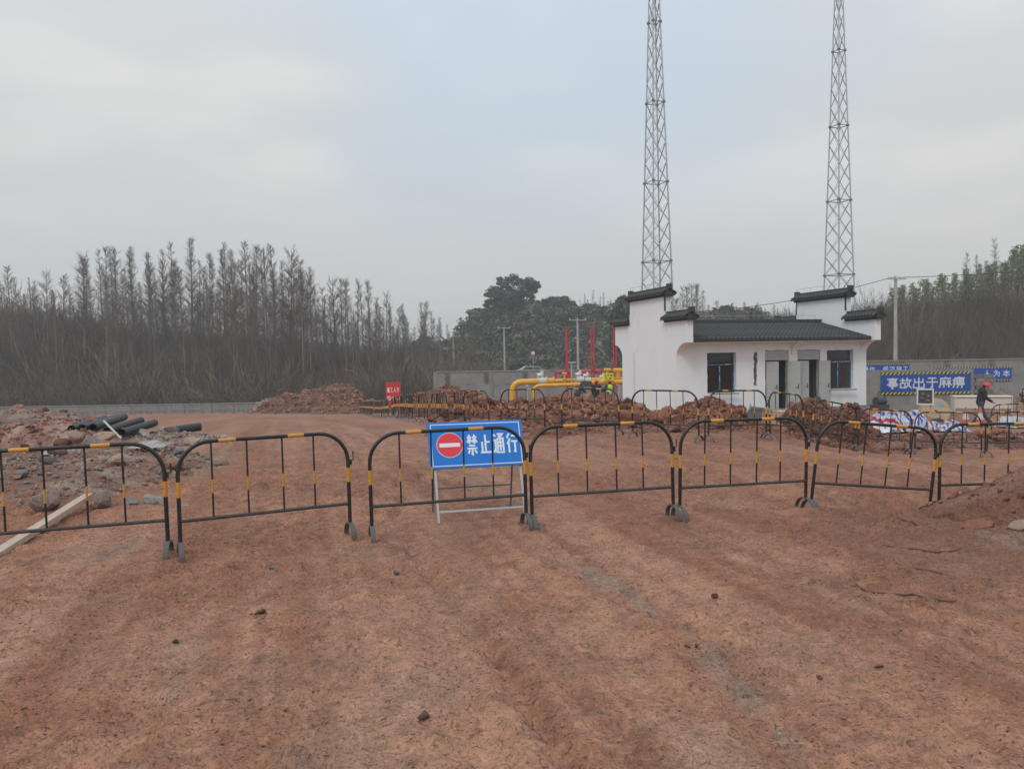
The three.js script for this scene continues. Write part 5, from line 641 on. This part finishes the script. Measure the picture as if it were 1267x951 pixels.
{ // car and round road sign beyond the grey wall
  const t = thing('parked_car', 'pale car roof showing above the grey wall', 'car', [2.85, -1.5, -112], 0.15), bodyM = mat(0.3, 0.31, 0.32, 0.4), s = new THREE.Shape(); [[-2.1, 0.35], [2.1, 0.35], [2.1, 0.85], [1.5, 0.95], [0.9, 1.4], [-1.0, 1.42], [-1.7, 0.98], [-2.1, 0.92]].forEach((p, k) => (k ? s.lineTo(...p) : s.moveTo(...p)));
  part('body', extrude(s, 1.6, [], 0.06), bodyM, t).position.z = -0.8; part('side_window', extrude([[-1.35, 0.98], [1.2, 0.98], [0.8, 1.33], [-0.95, 1.35]], 0.02), M.darkMetal, t).position.z = 0.865; for (const x of [-1.3, 1.3]) for (const z of [-0.75, 0.75]) { const w = part('wheel', new THREE.CylinderGeometry(0.32, 0.32, 0.22, 18).rotateX(Math.PI / 2), M.rubber, t); w.position.set(x, 0.32, z); }
  solo('road_bank', new Geo().box(3, -2.55, -112, 26, 2.1, 5), M.mortar, 'grey road bank behind the wall carrying the car', 'road', null, 'structure');
  const r = thing('road_sign', 'small round white road sign with red rim above the car', 'sign', [3.05, -1.5, -109.8], 0); part('post', new Geo().tube([[0, 0, 0], [0, 3.3, 0]], 0.04, 6), M.galv, r); part('rim', new THREE.CylinderGeometry(0.33, 0.33, 0.04, 24).rotateX(Math.PI / 2).translate(0, 3.3, 0.04), M.red, r); part('plate', new THREE.CylinderGeometry(0.24, 0.24, 0.02, 24).rotateX(Math.PI / 2).translate(0, 3.3, 0.075), M.offWhite, r);
}
{ // small red notice beside the receding barriers
  const x = -6.6, z = -43, t = thing('red_notice', 'small red notice board with white writing among the receding barriers', 'sign', [x, broad(x, z), z], 0.1), m = print(256, 384, (c) => { c.fillStyle = '#c8323c'; c.fillRect(0, 0, 256, 384); c.strokeStyle = '#e8dcdc'; ['shig', 'gong', 'zhong', 'di'].forEach((g, k) => write(c, GLYPH[g] ? g : ['ren', 'yu'][k - 2], 18 + k * 57, 80, 48, 90, 9)); c.lineWidth = 11; c.beginPath(); c.arc(56, 262, 30, 0, 7); c.stroke(); c.beginPath(); c.moveTo(35, 241); c.lineTo(77, 283); c.stroke(); ['zhi', 'ru', 'nei'].forEach((g, k) => write(c, g, 100 + k * 50, 225, 44, 80, 9)); });
  part('board', new Geo().box(0, 1.35, 0, 0.82, 1.3, 0.03), M.red, t); const f = part('printed_face', face(0.8, 1.27), m, t); f.position.set(0, 1.35, 0.018); part('post', new Geo().tube([[-0.3, 0, -0.03], [-0.3, 0.75, -0.03]], 0.02, 6), M.galv, t); part('post', new Geo().tube([[0.3, 0, -0.03], [0.3, 0.75, -0.03]], 0.02, 6), M.galv, t);
}

// ---------------------------------------------------------------- crowd barriers
const arch = (() => { const s = new THREE.Shape(), o = [], n = 12; for (let k = 0; k <= n; k++) { const a = Math.PI * (k / n); o.push([Math.cos(a) * 0.165, Math.sin(a) * 0.135]); } for (let k = n; k >= 0; k--) { const a = Math.PI * (k / n); o.push([Math.cos(a) * 0.151, Math.sin(a) * 0.12 - 0.002]); } const g = extrude(o, 0.038, [], 0.003); g.translate(0, 0, -0.019); g.rotateY(Math.PI / 2); return g; })();
const BAR_X = [-0.46, -0.165, 0.14, 0.42], POST = 0.735;
function frameLine() { const p = [V(-POST, 0.125, 0), V(-POST, 0.7, 0)], R = 0.27; for (let k = 1; k <= 8; k++) { const a = Math.PI - (k / 8) * (Math.PI / 2); p.push(V(-POST + R + Math.cos(a) * R, 0.715 + Math.sin(a) * R, 0)); } const m = p.slice().reverse().map((q) => V(-q.x, q.y, 0)); return [...p, ...m]; }
function makeBarrier() {
  const t = new THREE.Group(); t.name = 'crowd_barrier';
  const fr = part('frame', new Geo().tube(frameLine(), 0.0175, 10), M.paint, t); part('lower_rail', new Geo().tube([[-POST, 0.31, 0], [POST, 0.31, 0]], 0.0155, 8), M.paintDusty, t);
  const b = (pts) => part('yellow_band', new Geo().tube(pts, 0.0186, 10, false), M.band, fr); for (const s of [-1, 1]) { b([[s * POST, 0.515, 0], [s * POST, 0.65, 0]]); }
  b([[-0.4, 0.985, 0], [-0.255, 0.985, 0]]); b([[0.19, 0.985, 0], [0.335, 0.985, 0]]);
  for (const x of BAR_X) { const u = part('upright_bar', new Geo().tube([[x, 0.31, 0], [x, 0.975, 0]], 0.0085, 7, false), M.paint, t); part('yellow_band', new Geo().tube([[x, 0.53, 0], [x, 0.65, 0]], 0.0096, 7, false), M.band, u); }
  for (const s of [-1, 1]) { const f = part('foot', arch, M.barFoot, t); f.position.x = s * POST; }
  part('latch', new Geo().tube([[POST + 0.015, 0.72, 0], [POST + 0.05, 0.72, 0], [POST + 0.05, 0.8, 0]], 0.007, 5).box(POST + 0.018, 0.70, 0, 0.03, 0.05, 0.03), M.paint, t);
  return t;
}
const proto = makeBarrier();
const smallGeo = (() => { const g = new Geo(), K = [0.02, 0.019, 0.019], Yl = [0.62, 0.29, 0.035]; g.col = K; g.tube(frameLine().filter((_, k) => k % 3 === 0 || k === 1 || k > 18), 0.0175, 5, false); g.tube([[-POST, 0.31, 0], [POST, 0.31, 0]], 0.0155, 4); for (const x of BAR_X) g.tube([[x, 0.31, 0], [x, 0.975, 0]], 0.009, 4, false); g.col = [0.11, 0.11, 0.11]; for (const s of [-1, 1]) g.add(arch, M4(s * POST, 0, 0, 0, 0, 0, 1)); g.col = Yl; for (const s of [-1, 1]) g.tube([[s * POST, 0.515, 0], [s * POST, 0.65, 0]], 0.02, 5, false); g.tube([[-0.4, 0.985, 0], [-0.255, 0.985, 0]], 0.02, 5, false); g.tube([[0.19, 0.985, 0], [0.335, 0.985, 0]], 0.02, 5, false); for (const x of BAR_X) g.tube([[x, 0.53, 0], [x, 0.65, 0]], 0.012, 4, false); return g.build(); })();
const smallMat = new THREE.MeshStandardMaterial({ vertexColors: true, roughness: 0.5 });
function barrier(L, R, lean, label, group, small, tint, at) {   // L, R: [x, z] of its two feet
  const a = Math.atan2(-(R[1] - L[1]), R[0] - L[0]), len = Math.hypot(R[0] - L[0], R[1] - L[1]), yl = groundY(...L) + 0.005, yr0 = groundY(...R) + 0.005, [yl1, yr] = at ?? [yl, yr0]; let o;
  if (small) { o = shade(new THREE.Mesh(smallGeo, tint ?? smallMat)); } else o = proto.clone();
  o.name = numbered('crowd_barrier'); scene.add(o); tag(o, label, 'barrier', group);
  o.position.set((L[0] + R[0]) / 2, (yl1 + yr) / 2, (L[1] + R[1]) / 2); o.rotation.order = 'YZX'; o.rotation.set(lean, a, Math.atan2(yr - yl1, len)); if (small) o.scale.set(len / 1.5, 1, 1); else o.scale.x = len / 1.475; return o;
}
const F = 'front row of black and yellow barriers';
barrier([-4.43, -6.22], [-2.98, -6.62], 0.02, 'leftmost front barrier, cut off by the left edge', F); barrier([-2.88, -6.62], [-1.55, -7.28], -0.02, 'second front barrier from the left, with a gap to its right', F); barrier([-1.33, -7.17], [0.12, -7.56], 0.0, 'front barrier standing directly in front of the blue no entry sign', F); barrier([0.175, -7.58], [1.635, -7.89], -0.015, 'front barrier just right of the blue no entry sign', F);
barrier([1.69, -7.87], [3.12, -8.24], 0.02, 'front barrier third from the right edge, below the house doors', F); barrier([3.17, -8.26], [4.6, -8.54], 0.03, 'front barrier sloping down to the dug hole', F, false, null, [-0.04, -0.19]); barrier([4.73, -8.58], [6.18, -8.84], 0.0, 'rightmost front barrier, half buried by the clay wedge', F, false, null, [-0.15, -0.18]);
const Bk = 'back row of barriers before the house', bk = [[-0.5, -18.95], [0.95, -17.35], [2.38, -16.1], [3.72, -14.9], [5.15, -15.55], [6.3, -16.6], [7.75, -17.5], [9.25, -17.9], [10.5, -17.2], [11.9, -17.5]];
['back row barrier in front of the left half of the big clay heap', 'back row barrier in front of the workers at the yellow pipes', 'back row barrier in front of the white gable wall', 'back row barrier below the left window of the white house', 'back row barrier leaning along the dark clay heap before the doors', 'back row barrier at the right foot of the dark clay heap', 'back row barrier in front of the piled striped tarpaulin', 'back row barrier in front of the traffic cones', 'back row barrier at the right edge below the walking man'].forEach((lab, k) => { const p = bk[k], q = bk[k + 1], l = Math.hypot(q[0] - p[0], q[1] - p[1]), f = Math.min(0.46, 0.755 / l); barrier([lerp(p[0], q[0], 0.5 - f), lerp(p[1], q[1], 0.5 - f)], [lerp(p[0], q[0], 0.5 + f), lerp(p[1], q[1], 0.5 + f)], (k % 3 - 1) * 0.03 + (k === 4 ? -0.1 : 0), lab, Bk); });
barrier([14.6, -23.6], [16.1, -23.9], 0.02, 'single barrier behind the back row, at the feet of the walking man', Bk);
{ // the run that recedes to the left past the red notice, and the distant run along the low wall
  const r = rng(77), walkLine = (pts, gap, fn) => { let k = 0, at = 0; const seg = pts.slice(1).map((q, j) => [pts[j], q, Math.hypot(q[0] - pts[j][0], q[1] - pts[j][1])]), tot = seg.reduce((s, q) => s + q[2], 0), P2 = (s) => { for (const [a, b, l] of seg) { if (s <= l) return [lerp(a[0], b[0], s / l), lerp(a[1], b[1], s / l)]; s -= l; } return pts[pts.length - 1]; }; while (at + 1.5 < tot) { const L = P2(at), R = P2(at + 1.48); L[0] += (r() - 0.5) * 0.24; R[0] += (r() - 0.5) * 0.24; fn(L, R, k++); at += 1.5 + gap * r(); } };
  walkLine([[-0.55, -19.05], [-1.4, -21], [-3.3, -27], [-6.2, -39], [-11.8, -60]], 0.14, (L, R, k) => { const c = k < 3; barrier(R, L, (r() - 0.5) * 0.12, c ? ['first barrier of the receding run, beside the big clay heap', 'second barrier of the receding run, above the blue sign', 'third barrier of the receding run, above the blue sign'][k] : 'small barrier in the dense run receding left past the red notice', 'barriers receding to the left', !c); });
  const rust = new THREE.MeshStandardMaterial({ color: C(1, 1, 1), vertexColors: true, roughness: 0.9 }); walkLine([[-46, -81], [-30, -79], [-20, -71.5], [-12, -64]], 1.1, (L, R, k) => barrier(L, R, (r() - 0.5) * 0.3, 'tiny distant barrier in the far run below the bare wood', 'far barriers below the bare wood', true, rust));
}
// ---------------------------------------------------------------- blue no entry sign on a folding stand
{
  const t = thing('no_entry_sign', 'blue and white no entry sign on a folding steel stand', 'sign', [-0.32, groundY(-0.32, -7.95), -7.9], 0.24), lean = 0.36, W = 1.02, Hh = 0.5, bottom = 0.52;
  const fr = new THREE.Group(); fr.name = 'front_frame'; fr.rotation.x = -lean; t.add(fr);
  const s = Math.cos(lean), y0 = bottom / s; part('sign_board', new Geo().box(0, y0 + Hh / 2, 0, W, Hh, 0.022, 0.004), mat(0.02, 0.19, 0.55, 0.45), fr);
  const m = print(1024, 520, (c, w, h) => { c.fillStyle = '#0f74cc'; c.fillRect(0, 0, w, h); c.strokeStyle = '#d5dfe8'; c.lineWidth = 10; c.strokeRect(30, 26, w - 60, h - 52); c.fillStyle = '#d8dfe6'; c.beginPath(); c.arc(222, 262, 142, 0, 7); c.fill(); c.fillStyle = '#dc3a46'; c.beginPath(); c.arc(222, 262, 136, 0, 7); c.fill(); c.fillStyle = '#e8e2e4'; c.fillRect(112, 240, 220, 44); for (let k = 0; k < 260; k++) { c.fillStyle = `rgba(${k % 3 ? '170,150,135' : '20,40,80'},${0.05 + 0.1 * hash(k, 1, 2)})`; const y = h * Math.sqrt(hash(k, 3, 4)); c.fillRect(w * hash(k, 5, 6), y, 3 + 22 * hash(k, 7, 8), 2 + 5 * hash(k, 9, 1)); } c.strokeStyle = '#dde4ea'; ['jin', 'zhi', 'tong', 'xing'].forEach((g, k) => write(c, g, 398 + k * 146, 140, 128, 246, 21)); });
  const f = part('printed_face', face(W - 0.006, Hh - 0.006), m, fr); f.position.set(0, y0 + Hh / 2, 0.0125);
  for (const x of [-0.455, 0.455]) part('front_leg', new Geo().box(x, (y0 + Hh * 0.96) / 2, -0.026, 0.022, y0 + Hh * 0.96, 0.022), M.galv, fr); part('crossbar', new Geo().box(0, 0.115, -0.026, 0.89, 0.02, 0.018), M.galv, fr);
  const top = (y0 + Hh * 0.9), ty = top * s, tz = -top * Math.sin(lean) - 0.03; for (const x of [-0.435, 0.435]) part('rear_leg', new Geo().tube([[x, ty, tz], [x, 0, tz - 0.22]], 0.011, 6), M.galvDark, t); part('crossbar', new Geo().tube([[-0.435, 0.26, tz - 0.163], [0.435, 0.26, tz - 0.163]], 0.009, 6), M.galvDark, t);
}
// ---------------------------------------------------------------- small things on the ground
{
  const r = rng(2024), list = [], tints = [];
  for (let k = 0; k < 9000; k++) { const d = 2.6 + 13 * Math.pow(r(), 1.5), x = (r() * 2 - 1) * d * 0.75, z = -d; const clump = fbm(x * 1.3, z * 1.3, 3, 90) + 0.35 * rough(x, z); if (clump < 0.42 + 0.3 * r()) continue; const s = lerp(0.003, 0.014, Math.pow(r(), 4)) * (1 + 0.5 * rough(x, z)); list.push(M4(x, groundY(x, z) + s * 0.25, z, r() * 6, r() * 6, r() * 6, s, s * 0.75, s * (0.8 + 0.4 * r()))); const q = r(), v = 0.75 + 0.5 * r(); tints.push(q < 0.7 ? C(0.42 * v, 0.25 * v, 0.185 * v) : q < 0.92 ? C(0.30 * v, 0.165 * v, 0.125 * v) : C(0.34 * v, 0.3 * v, 0.27 * v)); }
  stuff('gravel', CLODS[1], CLOD_MAT, list, 'small stones and crumbs of clay strewn over the yard', 'gravel', scene, (k) => tints[k]);
  const crumbs = [], ct = []; for (let k = 0; k < 34000; k++) { const d = 2.6 + 9 * Math.pow(r(), 1.3), x = (r() * 2 - 1) * d * 0.74, z = -d; if (fbm(x * 2.2, z * 2.2, 3, 190) + 0.3 * rough(x, z) < 0.3 + 0.35 * r()) continue; const s = lerp(0.003, 0.011, Math.pow(r(), 2.5)), q = soilColor(x, z), v = (0.85 + 0.35 * r()) / 0.75; crumbs.push(M4(x, groundY(x, z) + s * 0.1, z, r() * 0.6, r() * 6, r() * 0.6, s * 1.7, s * 0.6, s)); ct.push(C(q[0] * v, q[1] * v, q[2] * v)); }
  stuff('clay_crumbs', CLODS[2], CLOD_MAT, crumbs, 'fine clay crumbs covering the near yard', 'clay crumbs', scene, (k) => ct[k]);
  const st = (label, x, z, s, m, flat = 0.8) => { const o = solo('stone', ROCKS[Math.abs(Math.round(x * 17 + z * 5)) % 6], m, label, 'stone', 'loose stones on the yard'); o.position.set(x, groundY(x, z) + s * flat * 0.4, z); o.scale.set(s * 1.15, s * flat, s); o.rotation.y = x * 5; };
  st('brown stone lying alone in the foreground centre', -0.43, -3.5, 0.036, rockMat(0.25, 0.15, 0.09), 0.85); st('small dark stone right of centre on the grey track', 0.98, -4.4, 0.025, RED_ROCK[2]); st('small brown stone beside it', 1.03, -4.37, 0.018, RED_ROCK[0]); st('dark stone in the left foreground', -2.05, -4.6, 0.025, rockMat(0.09, 0.08, 0.085)); st('dark grey lump below the second barrier', -1.95, -6.15, 0.045, rockMat(0.14, 0.12, 0.12), 0.5); st('dark lump left of the sign foot track', -0.95, -6.1, 0.04, rockMat(0.15, 0.12, 0.115), 0.4); st('small stone right of the centre foreground', 1.35, -5.2, 0.03, RED_ROCK[2]); st('reddish lump on the left foreground soil', -1.7, -5.1, 0.05, RED_ROCK[2], 0.5); st('flat stone at the right foreground', 1.9, -4.0, 0.028, RED_ROCK[1], 0.5); st('pale pebble at lower right', 1.55, -3.9, 0.022, RED_ROCK[1]);
  // half buried cable loops at the right
  for (const [cx, cz, rx, rz, a0, a1, lab] of [[3.5, -6.75, 0.36, 0.42, 0.5, 2.9, 'brown half buried hoop near the clay wedge'], [2.85, -5.55, 0.42, 0.42, 1.1, 3.5, 'brown half buried hoop nearer the camera']]) for (const [b0, b1, k] of [[a0, a1, 0], [a0 + 3.3, a1 + 2.6, 1]]) { const p = []; for (let j = 0; j <= 24; j++) { const a = lerp(b0, b1, j / 24), x = cx + Math.cos(a) * rx, z = cz + Math.sin(a) * rz; p.push(V(x, groundY(x, z), z)); } const hs = p.map((q, j) => (p[Math.max(0, j - 2)].y + p[Math.max(0, j - 1)].y + q.y + p[Math.min(24, j + 1)].y + p[Math.min(24, j + 2)].y) / 5); p.forEach((q, j) => { q.y = Math.max(q.y - 0.004, hs[j]) + 0.004 - 0.02 * Math.pow(Math.abs(j / 12 - 1), 4); }); solo('buried_hoop', new Geo().tube(p, 0.007, 6), M.rusty, k ? lab.replace('hoop', 'hoop, its far side') : lab, 'hoop', 'buried hoops'); }
}
renderer.render(scene, camera);
